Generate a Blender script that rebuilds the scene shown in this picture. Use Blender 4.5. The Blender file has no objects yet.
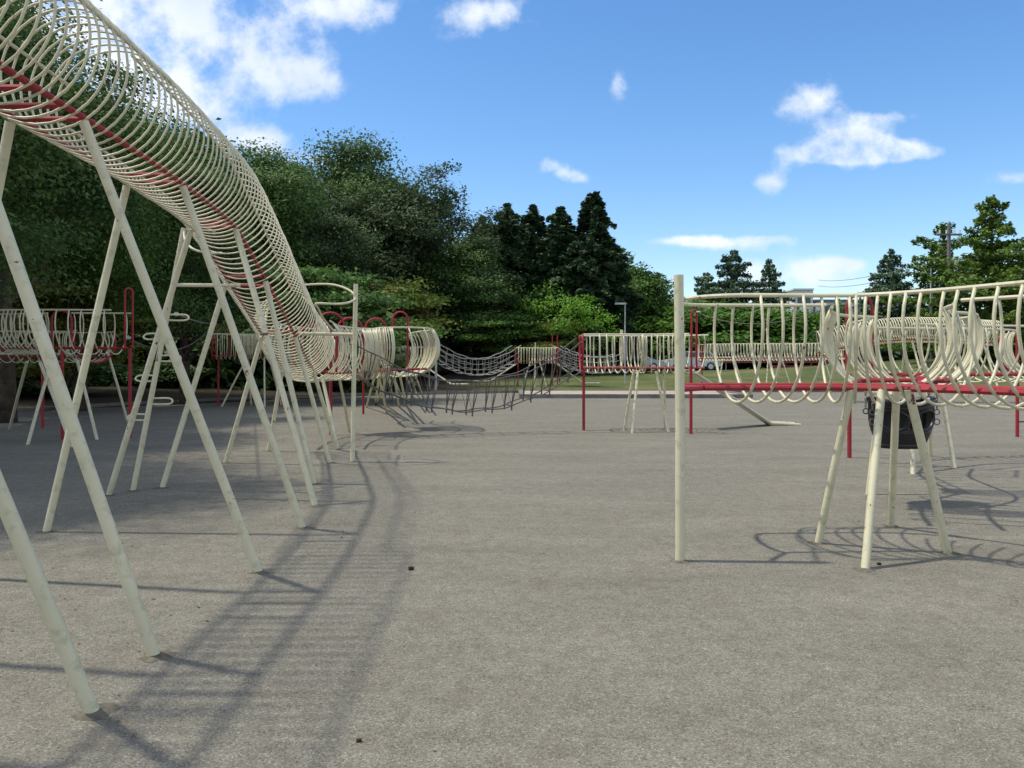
import bpy, math, random
import numpy as np
from mathutils import Vector, Matrix
random.seed(7)
SC = bpy.context.scene
COL = SC.collection
F, EYE, HOR = 800.0, 1.5, 361.0
R = math.radians

def P(px, py, Y):
    return Vector(((px - 512) / F * Y, Y, EYE + (HOR - py) / F * Y))
def G(px, py):
    Y = EYE * F / (py - HOR)
    return Vector(((px - 512) / F * Y, Y, 0.0))

# ------------------------------------------------------------------ materials
def nodes(name):
    m = bpy.data.materials.new(name); m.use_nodes = True
    nt = m.node_tree; nt.nodes.clear()
    out = nt.nodes.new('ShaderNodeOutputMaterial')
    return m, nt, out
def N(nt, t, **kw):
    n = nt.nodes.new(t)
    for k, v in kw.items():
        if k in n.inputs: n.inputs[k].default_value = v
        else: setattr(n, k, v)
    return n
def ramp(nt, fac, stops):
    n = nt.nodes.new('ShaderNodeValToRGB')
    e = n.color_ramp.elements
    while len(e) < len(stops): e.new(0.5)
    for el, (p, c) in zip(e, stops):
        el.position = p; el.color = (*c, 1) if len(c) == 3 else c
    nt.links.new(fac, n.inputs[0]); return n
def noise(nt, scale, detail=3, rough=0.5, vec=None):
    n = N(nt, 'ShaderNodeTexNoise'); n.inputs['Scale'].default_value = scale
    n.inputs['Detail'].default_value = detail; n.inputs['Roughness'].default_value = rough
    if vec is None:
        g = N(nt, 'ShaderNodeNewGeometry'); vec = g.outputs['Position']
    nt.links.new(vec, n.inputs['Vector']); return n
def mix(nt, fac, a, b, mode='MIX'):
    n = N(nt, 'ShaderNodeMix', data_type='RGBA', blend_type=mode)
    for sock, v in ((n.inputs[0], fac), (n.inputs[6], a), (n.inputs[7], b)):
        if isinstance(v, (int, float)): sock.default_value = v
        elif isinstance(v, tuple): sock.default_value = (*v, 1)
        else: nt.links.new(v, sock)
    return n.outputs[2]

def paint(name, base, alt, dirt, rough=0.42, rust=True, rl=0.675):
    m, nt, out = nodes(name)
    b = N(nt, 'ShaderNodeBsdfPrincipled'); b.inputs['Roughness'].default_value = rough
    c = ramp(nt, noise(nt, 2.3, 5).outputs[0], [(0.35, base), (0.68, alt)]).outputs[0]
    d = ramp(nt, noise(nt, 14, 6, 0.65).outputs[0], [(0.52, (0, 0, 0)), (0.72, (1, 1, 1))])
    c = mix(nt, d.outputs[0], c, dirt)
    if rust:
        r = ramp(nt, noise(nt, 9, 5, 0.6).outputs[0], [(rl, (0, 0, 0)), (rl + 0.02, (1, 1, 1))])
        c = mix(nt, r.outputs[0], c, (0.13, 0.045, 0.02))
    nt.links.new(c, b.inputs['Base Color'])
    bp = N(nt, 'ShaderNodeBump'); bp.inputs['Strength'].default_value = 0.15; bp.inputs['Distance'].default_value = 0.004
    nt.links.new(noise(nt, 60, 3).outputs[0], bp.inputs['Height']); nt.links.new(bp.outputs[0], b.inputs['Normal'])
    nt.links.new(b.outputs[0], out.inputs[0]); return m
CREAM = paint('cream_paint', (0.64, 0.60, 0.42), (0.55, 0.52, 0.355), (0.40, 0.395, 0.255))
RED = paint('red_paint', (0.33, 0.014, 0.024), (0.25, 0.011, 0.018), (0.15, 0.015, 0.02), rough=0.6, rust=True, rl=0.73)

def simple(name, col, rough=0.6, metal=0.0, var=0.25, scale=6, spec=0.5):
    m, nt, out = nodes(name)
    b = N(nt, 'ShaderNodeBsdfPrincipled'); b.inputs['Roughness'].default_value = rough
    b.inputs['Metallic'].default_value = metal
    b.inputs['Specular IOR Level'].default_value = spec
    lo = tuple(max(0, c * (1 - var)) for c in col); hi = tuple(min(1, c * (1 + var)) for c in col)
    nt.links.new(ramp(nt, noise(nt, scale, 5, 0.6).outputs[0], [(0.3, lo), (0.7, hi)]).outputs[0], b.inputs['Base Color'])
    nt.links.new(b.outputs[0], out.inputs[0]); return m
ROPE = simple('grey_rope', (0.10, 0.09, 0.085), 0.85, var=0.4, scale=20)
CHAIN = simple('chain_steel', (0.25, 0.25, 0.25), 0.4, 0.8)
PALEROPE = simple('pale_rope', (0.30, 0.29, 0.27), 0.85, var=0.3, scale=20)
RUBBER = simple('black_rubber', (0.012, 0.012, 0.013), 0.42, var=0.3, scale=12)
STEEL = simple('grey_steel', (0.42, 0.43, 0.44), 0.5, 0.3)
BARK = simple('bark', (0.085, 0.068, 0.052), 0.9, var=0.5, scale=5, spec=0.2)
CONC = simple('kerb_concrete', (0.17, 0.165, 0.155), 0.9, var=0.3, scale=3, spec=0.2)
SAND = simple('pale_sand', (0.36, 0.31, 0.245), 0.95, var=0.16, scale=1.2, spec=0.1)
WHITE = simple('white_wall', (0.62, 0.64, 0.66), 0.7, var=0.08, scale=1)
GLASS = simple('dark_glass', (0.05, 0.07, 0.09), 0.08, var=0.2)
CARBLUE = simple('blue_grey_car_paint', (0.33, 0.40, 0.50), 0.25, 0.3, var=0.04)
CARSIL = simple('silver_car_paint', (0.55, 0.58, 0.62), 0.25, 0.3, var=0.04)
DKRED = simple('dark_red_board', (0.22, 0.03, 0.035), 0.6)
SHELL = simple('pale_slide_steel', (0.55, 0.54, 0.46), 0.4, 0.2, var=0.1)

def gravel():
    m, nt, out = nodes('grey_gravel')
    b = N(nt, 'ShaderNodeBsdfPrincipled'); b.inputs['Roughness'].default_value = 0.95
    b.inputs['Specular IOR Level'].default_value = 0.15
    g = N(nt, 'ShaderNodeNewGeometry')
    v = N(nt, 'ShaderNodeTexVoronoi'); v.inputs['Scale'].default_value = 150
    nt.links.new(g.outputs['Position'], v.inputs['Vector'])
    sep = N(nt, 'ShaderNodeSeparateColor'); nt.links.new(v.outputs['Color'], sep.inputs[0])
    grain = ramp(nt, sep.outputs[0], [(0.0, (0.105, 0.097, 0.078)), (0.3, (0.166, 0.156, 0.129)), (0.85, (0.208, 0.197, 0.164)), (0.98, (0.29, 0.275, 0.23))]).outputs[0]
    fine = ramp(nt, noise(nt, 38, 4, 0.7).outputs[0], [(0.3, (0.86, 0.86, 0.85)), (0.7, (1.12, 1.12, 1.11))]).outputs[0]
    c = mix(nt, 1.0, grain, fine, 'MULTIPLY')
    midn = ramp(nt, noise(nt, 8.0, 8, 0.72).outputs[0], [(0.34, (0.84, 0.83, 0.82)), (0.5, (1.0, 1.0, 1.0)), (0.66, (1.13, 1.125, 1.12))]).outputs[0]
    c = mix(nt, 1.0, c, midn, 'MULTIPLY')
    spk = ramp(nt, noise(nt, 170, 2, 0.5).outputs[0], [(0.30, (0.62, 0.61, 0.60)), (0.42, (1.0, 1.0, 1.0)), (0.62, (1.0, 1.0, 1.0)), (0.72, (1.35, 1.34, 1.3))]).outputs[0]
    c = mix(nt, 1.0, c, spk, 'MULTIPLY')
    # scuffed, slightly banded patches
    mp = N(nt, 'ShaderNodeMapping'); mp.inputs['Scale'].default_value = (0.55, 1.5, 1); mp.inputs['Rotation'].default_value = (0, 0, 0.25)
    nt.links.new(g.outputs['Position'], mp.inputs[0])
    big = ramp(nt, noise(nt, 0.9, 6, 0.62, mp.outputs[0]).outputs[0], [(0.28, (0.84, 0.83, 0.81)), (0.42, (0.95, 0.945, 0.935)), (0.55, (1.02, 1.015, 1.01)), (0.70, (1.14, 1.135, 1.12))]).outputs[0]
    c = mix(nt, 1.0, c, big, 'MULTIPLY')
    dr = ramp(nt, noise(nt, 2.6, 5, 0.7).outputs[0], [(0.55, (0, 0, 0)), (0.70, (1, 1, 1))]).outputs[0]
    drm = N(nt, 'ShaderNodeMath', operation='MULTIPLY'); drm.inputs[1].default_value = 0.4; nt.links.new(dr, drm.inputs[0])
    c = mix(nt, drm.outputs[0], c, (0.15, 0.125, 0.095))
    nt.links.new(c, b.inputs['Base Color'])
    bp = N(nt, 'ShaderNodeBump'); bp.inputs['Strength'].default_value = 0.3; bp.inputs['Distance'].default_value = 0.004
    nt.links.new(v.outputs['Distance'], bp.inputs['Height'])
    bp2 = N(nt, 'ShaderNodeBump'); bp2.inputs['Strength'].default_value = 0.5; bp2.inputs['Distance'].default_value = 0.05
    nt.links.new(noise(nt, 3.5, 6, 0.6).outputs[0], bp2.inputs['Height']); nt.links.new(bp.outputs[0], bp2.inputs['Normal'])
    nt.links.new(bp2.outputs[0], b.inputs['Normal'])
    nt.links.new(b.outputs[0], out.inputs[0]); return m
GRAVEL = gravel()

def turf():
    m, nt, out = nodes('park_ground')
    b = N(nt, 'ShaderNodeBsdfPrincipled'); b.inputs['Roughness'].default_value = 0.95; b.inputs['Specular IOR Level'].default_value = 0.1
    c = ramp(nt, noise(nt, 0.35, 6, 0.65).outputs[0], [(0.3, (0.06, 0.08, 0.032)), (0.5, (0.09, 0.112, 0.045)), (0.62, (0.14, 0.135, 0.06)), (0.75, (0.17, 0.14, 0.09))]).outputs[0]
    f = ramp(nt, noise(nt, 9, 4, 0.7).outputs[0], [(0.3, (0.75, 0.75, 0.7)), (0.7, (1.25, 1.25, 1.2))]).outputs[0]
    g = N(nt, 'ShaderNodeNewGeometry'); sp_ = N(nt, 'ShaderNodeSeparateXYZ'); nt.links.new(g.outputs['Position'], sp_.inputs[0])
    ad = N(nt, 'ShaderNodeMath', operation='MULTIPLY_ADD'); ad.inputs[1].default_value = 6.0; nt.links.new(noise(nt, 0.3, 4).outputs[0], ad.inputs[0]); nt.links.new(sp_.outputs[0], ad.inputs[2])
    mr_ = N(nt, 'ShaderNodeMapRange'); mr_.inputs['From Min'].default_value = 0; mr_.inputs['From Max'].default_value = 4; nt.links.new(ad.outputs[0], mr_.inputs[0])
    c = mix(nt, mr_.outputs[0], (0.04, 0.033, 0.022), c)
    nt.links.new(mix(nt, 1.0, c, f, 'MULTIPLY'), b.inputs['Base Color'])
    nt.links.new(b.outputs[0], out.inputs[0]); return m
TURF = turf()

def leafmat(name, cols, trans=0.3):
    m, nt, out = nodes(name)
    g = N(nt, 'ShaderNodeNewGeometry')
    oi = N(nt, 'ShaderNodeObjectInfo')
    n1 = noise(nt, 0.45, 3); n2 = noise(nt, 5.5, 3)
    a = N(nt, 'ShaderNodeMath', operation='ADD'); nt.links.new(n1.outputs[0], a.inputs[0]); nt.links.new(n2.outputs[0], a.inputs[1])
    h = N(nt, 'ShaderNodeMath', operation='MULTIPLY'); h.inputs[1].default_value = 0.5; nt.links.new(a.outputs[0], h.inputs[0])
    r = ramp(nt, h.outputs[0], [(0.40, cols[0]), (0.5, cols[1]), (0.60, cols[2])]).outputs[0]
    mr = N(nt, 'ShaderNodeMapRange'); mr.inputs['To Min'].default_value = 0.8; mr.inputs['To Max'].default_value = 1.2
    nt.links.new(oi.outputs['Random'], mr.inputs[0])
    vm = N(nt, 'ShaderNodeVectorMath', operation='SCALE'); nt.links.new(r, vm.inputs[0]); nt.links.new(mr.outputs[0], vm.inputs['Scale'])
    d = N(nt, 'ShaderNodeBsdfPrincipled'); d.inputs['Roughness'].default_value = 0.55; d.inputs['Specular IOR Level'].default_value = 0.2
    t = N(nt, 'ShaderNodeBsdfTranslucent'); nt.links.new(vm.outputs[0], d.inputs['Base Color']); nt.links.new(vm.outputs[0], t.inputs[0])
    mx = N(nt, 'ShaderNodeMixShader'); mx.inputs[0].default_value = trans
    nt.links.new(d.outputs[0], mx.inputs[1]); nt.links.new(t.outputs[0], mx.inputs[2]); nt.links.new(mx.outputs[0], out.inputs[0])
    return m
L_DARK = leafmat('dark_leaf', [(0.049, 0.097, 0.030), (0.081, 0.147, 0.044), (0.130, 0.200, 0.056)])
L_GREY = leafmat('grey_green_leaf', [(0.051, 0.084, 0.038), (0.084, 0.128, 0.057), (0.121, 0.176, 0.070)])
L_MID = leafmat('mid_leaf', [(0.052, 0.109, 0.023), (0.086, 0.172, 0.034), (0.127, 0.230, 0.048)])
L_HEDGE = leafmat('hedge_leaf', [(0.07, 0.15, 0.025), (0.11, 0.23, 0.035), (0.16, 0.29, 0.05)], 0.35)
L_BRIGHT = leafmat('bright_leaf', [(0.103, 0.230, 0.025), (0.172, 0.356, 0.040), (0.230, 0.437, 0.057)], 0.4)
L_MAPLE = leafmat('maple_leaf', [(0.075, 0.138, 0.027), (0.138, 0.188, 0.037), (0.213, 0.169, 0.050)], 0.35)
L_CON = leafmat('conifer_leaf', [(0.029, 0.058, 0.029), (0.048, 0.091, 0.043), (0.078, 0.130, 0.056)], 0.12)
L_CEDAR = leafmat('cedar_leaf', [(0.091, 0.150, 0.091), (0.130, 0.208, 0.117), (0.182, 0.260, 0.143)], 0.15)
L_PINE = leafmat('pine_leaf', [(0.07, 0.13, 0.025), (0.12, 0.20, 0.035), (0.17, 0.26, 0.05)], 0.25)

# ------------------------------------------------------------------ mesh helpers
class MB:
    def __init__(s): s.v = []; s.f = []
    def tube(s, pts, r, n=8, closed=False, r2=None, caps=True):
        pts = [Vector(p) for p in pts]; k = len(pts)
        T = []
        for i in range(k):
            a = pts[(i - 1) % k] if closed or i > 0 else pts[0]
            b = pts[(i + 1) % k] if closed or i < k - 1 else pts[-1]
            t = (b - a); T.append(t.normalized() if t.length > 1e-9 else Vector((0, 0, 1)))
        up = Vector((0, 0, 1)) if abs(T[0].z) < 0.9 else Vector((1, 0, 0))
        u = T[0].cross(up).normalized(); base = len(s.v)
        for i in range(k):
            if i > 0:
                u = (u - T[i] * u.dot(T[i]))
                u = u.normalized() if u.length > 1e-6 else T[i].orthogonal().normalized()
            w = T[i].cross(u)
            rr = r if r2 is None else r + (r2 - r) * i / max(1, k - 1)
            for j in range(n):
                a = 2 * math.pi * j / n
                s.v.append(tuple(pts[i] + (u * math.cos(a) + w * math.sin(a)) * rr))
        for i in range(k if closed else k - 1):
            i2 = (i + 1) % k
            for j in range(n):
                j2 = (j + 1) % n
                s.f.append((base + i * n + j, base + i * n + j2, base + i2 * n + j2, base + i2 * n + j))
        if caps and not closed:
            s.f.append(tuple(base + j for j in range(n))[::-1]); s.f.append(tuple(base + (k - 1) * n + j for j in range(n)))
        return s
    def box(s, c, d, rz=0):
        b = len(s.v); cz, sz = math.cos(rz), math.sin(rz)
        for x in (-1, 1):
            for y in (-1, 1):
                for z in (-1, 1):
                    X, Y = x * d[0] / 2, y * d[1] / 2
                    s.v.append((c[0] + X * cz - Y * sz, c[1] + X * sz + Y * cz, c[2] + z * d[2] / 2))
        for q in ((0, 1, 3, 2), (4, 6, 7, 5), (0, 4, 5, 1), (2, 3, 7, 6), (0, 2, 6, 4), (1, 5, 7, 3)):
            s.f.append(tuple(b + i for i in q))
        return s
    def prism(s, prof, y0, y1):  # prof list of (x,z)
        b = len(s.v); n = len(prof)
        s.v += [(x, y0, z) for x, z in prof] + [(x, y1, z) for x, z in prof]
        s.f.append(tuple(b + i for i in range(n))); s.f.append(tuple(b + n + i for i in range(n))[::-1])
        for i in range(n):
            j = (i + 1) % n; s.f.append((b + i, b + n + i, b + n + j, b + j))
        return s
    def build(s, name, mat, parent=None, off=None, smooth=True):
        off = off if off is not None else (parent.get('_o') if parent else None)
        v = s.v
        if off is not None: v = [(a - off[0], b - off[1], c - off[2]) for a, b, c in v]
        me = bpy.data.meshes.new(name); me.from_pydata(v, [], s.f)
        if smooth: me.polygons.foreach_set('use_smooth', [True] * len(me.polygons))
        me.materials.append(mat); me.update()
        if smooth:
            try: me.set_sharp_from_angle(angle=R(40))
            except Exception: pass
        return link(name, me, parent, off if parent is None else None)
def link(name, me, parent=None, loc=None):
    o = bpy.data.objects.new(name, me); COL.objects.link(o)
    if parent is not None: o.parent = parent
    elif loc is not None: o.location = loc
    return o
OFFS = {}
class Root(dict): pass
def thing(name, label, cat, loc=(0, 0, 0), group=None):
    o = bpy.data.objects.new(name, None); COL.objects.link(o); o.location = loc
    o['label'] = label; o['category'] = cat
    if group: o['group'] = group
    OFFS[o.name] = tuple(loc); return o
def part(mb, name, mat, root, smooth=True, of=None):
    """build mb (world coords) as a child of root; of = part it is a sub-part of"""
    off = OFFS[root.name]
    v = [(a - off[0], b - off[1], c - off[2]) for a, b, c in mb.v]
    me = bpy.data.meshes.new(name); me.from_pydata(v, [], mb.f)
    me.polygons.foreach_set('use_smooth', [smooth] * len(me.polygons))
    if smooth:
        try: me.set_sharp_from_angle(angle=R(40))
        except Exception: pass
    me.materials.append(mat); me.update()
    o = bpy.data.objects.new(name, me); COL.objects.link(o); o.parent = of or root
    return o
def tag(o, label=None, cat=None, group=None, kind=None):
    for k, v in (('label', label), ('category', cat), ('group', group), ('kind', kind)):
        if v: o[k] = v
    return o

def spline(pts, n=8):
    pts = [Vector(p) for p in pts]
    if len(pts) < 3: 
        return [pts[0].lerp(pts[1], i / (n * 2)) for i in range(n * 2 + 1)]
    out = []
    Q = [pts[0] * 2 - pts[1]] + pts + [pts[-1] * 2 - pts[-2]]
    for i in range(1, len(Q) - 2):
        a, b, c, d = Q[i - 1:i + 3]
        for k in range(n):
            t = k / n
            out.append(0.5 * ((2 * b) + (c - a) * t + (2 * a - 5 * b + 4 * c - d) * t * t + (3 * b - a - 3 * c + d) * t ** 3))
    out.append(pts[-1]); return out
class Path:
    def __init__(s, pts, n=10):
        s.p = spline(pts, n); s.d = [0]
        for a, b in zip(s.p, s.p[1:]): s.d.append(s.d[-1] + (b - a).length)
        s.L = s.d[-1]
    def at(s, t):
        t = min(max(t, 0), s.L)
        for i in range(len(s.d) - 1):
            if t <= s.d[i + 1] or i == len(s.d) - 2:
                k = (t - s.d[i]) / max(1e-9, s.d[i + 1] - s.d[i])
                return s.p[i].lerp(s.p[i + 1], k)
    def tan(s, t, e=0.12):
        return (s.at(t + e) - s.at(t - e)).normalized()

def leaf_quads(C, Nn, size, rs, flat=0.35):
    """C: (n,3) leaf centres, returns verts/faces of small rhombic leaves (random orientation, biased upward)"""
    n = len(C)
    nrm = rs.normal(size=(n, 3)); nrm[:, 2] = np.abs(nrm[:, 2]) + flat * 2; nrm += Nn * 0.8
    nrm /= np.linalg.norm(nrm, axis=1)[:, None]
    a = rs.normal(size=(n, 3)); a -= nrm * (a * nrm).sum(1)[:, None]; a /= np.linalg.norm(a, axis=1)[:, None]
    b = np.cross(nrm, a); s = size * (0.6 + 0.9 * rs.random(n))[:, None]
    V = np.stack([C - a * s, C - b * s * 0.55, C + a * s * 1.0 - nrm * s * 0.25, C + b * s * 0.55], 1)
    return V.reshape(-1, 3)
def quads_mesh(name, V, mat):
    n = len(V) // 4
    me = bpy.data.meshes.new(name); me.vertices.add(len(V)); me.vertices.foreach_set('co', V.astype(np.float32).ravel())
    me.loops.add(4 * n); me.loops.foreach_set('vertex_index', np.arange(4 * n, dtype=np.int32))
    me.polygons.add(n); me.polygons.foreach_set('loop_start', np.arange(0, 4 * n, 4, dtype=np.int32))
    try: me.polygons.foreach_set('loop_total', np.full(n, 4, dtype=np.int32))
    except Exception: pass
    me.update(calc_edges=True); me.materials.append(mat); return me

# hoop mesh: arc in the local XZ plane round the origin
HM = {}
def hoop_mesh(r, tr, a0, mat, sides=6, name='hoop', segs=22):
    key = (r, tr, round(a0, 3), mat.name, sides, name)
    if key not in HM:
        mb = MB()
        if a0 >= 89.9:
            pts = [(r * math.cos(2 * math.pi * i / segs), 0, r * math.sin(2 * math.pi * i / segs)) for i in range(segs)]
            mb.tube(pts, tr, sides, closed=True)
        else:
            A0, A1 = a0, -180 - a0
            pts = [(r * math.cos(R(A0 + (A1 - A0) * i / segs)), 0, r * math.sin(R(A0 + (A1 - A0) * i / segs))) for i in range(segs + 1)]
            mb.tube(pts, tr, sides)
        me = bpy.data.meshes.new(name); me.from_pydata(mb.v, [], mb.f)
        me.polygons.foreach_set('use_smooth', [True] * len(me.polygons)); me.materials.append(mat)
        HM[key] = me
    return HM[key]
def place_hoop(root, me, c, t, name='hoop', upright=True, jitter=0.008):
    off = Vector(OFFS[root.name])
    y = Vector((t.x, t.y, 0 if upright else t.z)).normalized()
    x = y.cross(Vector((0, 0, 1))).normalized(); z = x.cross(y)
    M = Matrix((x, y, z)).transposed().to_4x4()
    o = bpy.data.objects.new(name, me); COL.objects.link(o); o.parent = root
    o.matrix_local = Matrix.Translation(c - off + Vector((random.uniform(-jitter, jitter), random.uniform(-jitter, jitter), 0))) @ M @ Matrix.Rotation(random.uniform(-1, 1) * jitter * 3, 4, 'Z')
    return o

def cage(name, label, pts, Rr=0.58, spacing=0.15, tr=0.0135, deck_r=0.023, rail_r=0.017, cz=0.46, rail_h=0.71,
         near_gap=(), far_gap=(), fans=(), legs=(), posts=(), ends=(0, 0), group='cream and red cage walkways', sides=6, cat='climbing frame',
         arches=(), hoops=True, hoop_start=None, fan_k=0.38):
    """pts: deck centre line (x, y, z).  near_gap / far_gap: [(t0, t1)] fractions where the right / left rail is open"""
    pa = Path(pts); off = pa.at(pa.L / 2)
    root = thing(name, label, cat, (off.x, off.y, 0), group)
    a_top = math.degrees(math.asin((rail_h - cz) / Rr)); hw_top = math.sqrt(Rr ** 2 - (rail_h - cz) ** 2)
    hw_deck = math.sqrt(Rr ** 2 - cz ** 2)
    def side(t, sgn, hw, dz):
        p = pa.at(t); ta = pa.tan(t); x = Vector((ta.y, -ta.x, 0)).normalized()
        return p + x * sgn * hw + Vector((0, 0, dz))
    nst = max(10, int(pa.L / 0.12))
    def runs(gaps):
        out, cur = [], []
        for i in range(nst + 1):
            f = i / nst
            if any(g0 <= f <= g1 for g0, g1 in gaps):
                if len(cur) > 1: out.append(cur)
                cur = []
            else: cur.append(f * pa.L)
        if len(cur) > 1: out.append(cur)
        return out
    for sgn, gaps in ((1, near_gap), (-1, far_gap)):
        part(MB().tube([side(pa.L * i / nst, sgn, hw_deck - 0.03, 0) for i in range(nst + 1)], deck_r, 8), 'deck_rail', RED, root)
        for run in runs(gaps):
            part(MB().tube([side(t, sgn, hw_top, rail_h) for t in run], rail_r, 8), 'hand_rail', CREAM, root)
    for e, flag in ((0, ends[0]), (pa.L, ends[1])):
        if flag:
            tt = pa.tan(e)
            place_hoop(root, hoop_mesh(Rr, 0.024, a_top, RED, 8, 'end_hoop'), pa.at(e) + Vector((0, 0, cz)), tt, 'end_hoop')
    t = hoop_start or spacing
    while hoops and t < pa.L - 0.05:
        f = t / pa.L
        fan = any(a <= f <= b for a, b in fans)
        gN = any(a <= f <= b for a, b in near_gap); gF = any(a <= f <= b for a, b in far_gap)
        if not (gN and gF):
            if gN or gF:
                # half hoop: closed side only
                key = ('half', Rr, gN)
                if key not in HM:
                    A0, A1 = (a_top, -110) if gF else (-180 - a_top, -70)
                    mb = MB().tube([(Rr * math.cos(R(A0 + (A1 - A0) * i / 16)), 0, Rr * math.sin(R(A0 + (A1 - A0) * i / 16))) for i in range(17)], tr, sides)
                    me = bpy.data.meshes.new('hoop'); me.from_pydata(mb.v, [], mb.f); me.polygons.foreach_set('use_smooth', [True] * len(me.polygons)); me.materials.append(CREAM); HM[key] = me
                me = HM[key]
            else: me = hoop_mesh(Rr, tr, a_top, CREAM, sides)
            place_hoop(root, me, pa.at(t) + Vector((0, 0, cz)), pa.tan(t))
        t += spacing * (fan_k if fan else 1.0)
    for lg in legs:
        a, b = Vector(lg[0]), Vector(lg[1]); rr = lg[2] if len(lg) > 2 else 0.03
        part(MB().tube([a - Vector((0, 0, 0.05)), a.lerp(b, 0.5), b], rr, 10), 'leg', CREAM, root)
    for x, y, z0, z1, m in posts:
        part(MB().tube([(x, y, z0 - 0.05), (x, y, (z0 + z1) / 2), (x, y, z1)], 0.032, 10), 'post', m, root)
    for (x, y, z0, z1, w, ang) in arches:
        dx, dy = math.cos(ang) * w / 2, math.sin(ang) * w / 2
        pp = [(x - dx, y - dy, z0)] + [(x - dx * math.cos(k * math.pi / 10), y - dy * math.cos(k * math.pi / 10), z1 - w / 2 + math.sin(k * math.pi / 10) * w / 2) for k in range(11)] + [(x + dx, y + dy, z0)]
        part(MB().tube(pp, 0.022, 8), 'arch', RED, root)
    return root, pa

# ------------------------------------------------------------------ terrain
def sstep(a, b, x):
    t = min(1, max(0, (x - a) / (b - a))); return t * t * (3 - 2 * t)
def hgt(x, y):
    edge = 38 if x > -2 else max(18, 38 + (x + 2) * 1.25)
    h = -0.06 + 0.06 * sstep(edge - 0.5, edge + 1, y) + 0.7 * sstep(edge, edge + 18, y) * (1 if x > -6 else 0.5)
    h += 1.15 * math.exp(-(((x - 34) / 13) ** 2 + ((y - 55) / 9) ** 2)) * sstep(38, 46, y)
    return h
xs = [-400, -250, -150, -100, -70] + [-50 + i * 2 for i in range(61)] + [85, 110, 150, 250, 400]
ys = [-60, -30, -12, 0, 8, 14] + [18 + i * 1.5 for i in range(44)] + [90, 105, 130, 180, 260, 400, 700]
mb = MB()
for y in ys:
    for x in xs: mb.v.append((x, y, hgt(x, y)))
for j in range(len(ys) - 1):
    for i in range(len(xs) - 1):
        a = j * len(xs) + i; mb.f.append((a, a + 1, a + 1 + len(xs), a + len(xs)))
tag(mb.build('ground', TURF), kind='structure')

# gravel court
edge_pts = [(-30, -12), (-26, 12), (-15.5, 20.2), (-13.2, 26.5), (-8.9, 33), (-0.2, 37.6), (14, 38.6), (34, 38.6), (34, -12)]
mb = MB(); mb.v = [(x, y, 0.0) for x, y in edge_pts]; mb.f = [tuple(range(len(edge_pts)))[::-1]]
o = mb.build('gravel_yard', GRAVEL, smooth=False); tag(o, kind='structure')
o.data.flip_normals() if o.data.polygons[0].normal.z < 0 else None
# low kerb round the far edge
mb = MB()
ed = edge_pts[1:8]
for a, b in zip(ed, ed[1:]):
    A, B = Vector((*a, 0)), Vector((*b, 0)); c = (A + B) / 2; d = B - A
    mb.box((c.x, c.y, 0.03), (d.length + 0.05, 0.12, 0.18), math.atan2(d.y, d.x))
tag(mb.build('kerb', CONC, smooth=False), kind='structure')
# raised sand pit
sp = thing('sandpit', 'shallow raised sandpit of pale sand with dark concrete kerb beyond the middle cage', 'sandpit', (5, 36, 0))
mb = MB(); mb.box((5.0, 34.9, 0.05), (9.0, 5.0, 0.13)); part(mb, 'sand', SAND, sp, False)
mb = MB(); mb.box((5.0, 32.3, 0.06), (9.4, 0.2, 0.2)); mb.box((5.0, 37.5, 0.06), (9.4, 0.2, 0.2)); mb.box((0.4, 34.9, 0.06), (0.2, 5.0, 0.2)); mb.box((9.6, 34.9, 0.06), (0.2, 5.0, 0.2))
part(mb, 'border', CONC, sp, False)

def dirt_feet(spots, name, label):
    mb = MB()
    for (x, y, rr) in spots:
        b = len(mb.v); n_ = 14; mb.v.append((x, y, 0.016))
        for k in range(n_):
            a = 2 * math.pi * k / n_; q_ = rr * (0.8 + 0.4 * random.random()); mb.v.append((x + q_ * .45 * math.cos(a), y + q_ * .45 * math.sin(a), 0.012))
        for k in range(n_):
            a = 2 * math.pi * k / n_; q_ = rr * (0.75 + 0.5 * random.random()); mb.v.append((x + q_ * math.cos(a), y + q_ * math.sin(a), 0.001))
        for k in range(n_):
            k2 = (k + 1) % n_; mb.f.append((b, b + 1 + k, b + 1 + k2)); mb.f.append((b + 1 + k, b + 1 + n_ + k, b + 1 + n_ + k2, b + 1 + k2))
    tag(mb.build(name, DIRT), label, 'soil', kind='stuff')
DIRT = simple('brown_grit', (0.13, 0.115, 0.09), 0.95, var=0.35, scale=30, spec=0.1)
# loose grit in the foreground
rng = np.random.default_rng(3)
n = 9000
Y = 2.6 + rng.random(n) ** 1.4 * 8; X = (rng.random(n) - 0.5) * 2 * (Y * 0.72)
S = 0.0018 + rng.random(n) ** 4 * 0.006
base = np.array([(1, 0, 0), (-0.5, 0.87, 0), (-0.5, -0.87, 0), (0, 0, 0.9)])
rot = rng.random(n) * 6.28
V = np.zeros((n, 4, 3)); c_, s_ = np.cos(rot), np.sin(rot)
for k in range(4):
    V[:, k, 0] = X + S * (base[k, 0] * c_ - base[k, 1] * s_); V[:, k, 1] = Y + S * (base[k, 0] * s_ + base[k, 1] * c_); V[:, k, 2] = 0.0003 + S * base[k, 2]
Fc = []
for i in range(n):
    b = 4 * i; Fc += [(b, b + 1, b + 3), (b + 1, b + 2, b + 3), (b + 2, b, b + 3)]
GRIT = simple('grit_stone', (0.25, 0.24, 0.21), 0.9, var=0.6, scale=40, spec=0.1)
me = bpy.data.meshes.new('loose_grit'); me.from_pydata(V.reshape(-1, 3).tolist(), [], Fc); me.materials.append(GRIT)
tag(link('loose_grit', me), 'scattered small stones on the grey gravel', 'grit', kind='stuff')
LITTER = simple('dry_leaf', (0.11, 0.075, 0.035), 0.8, var=0.6, scale=8)
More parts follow.
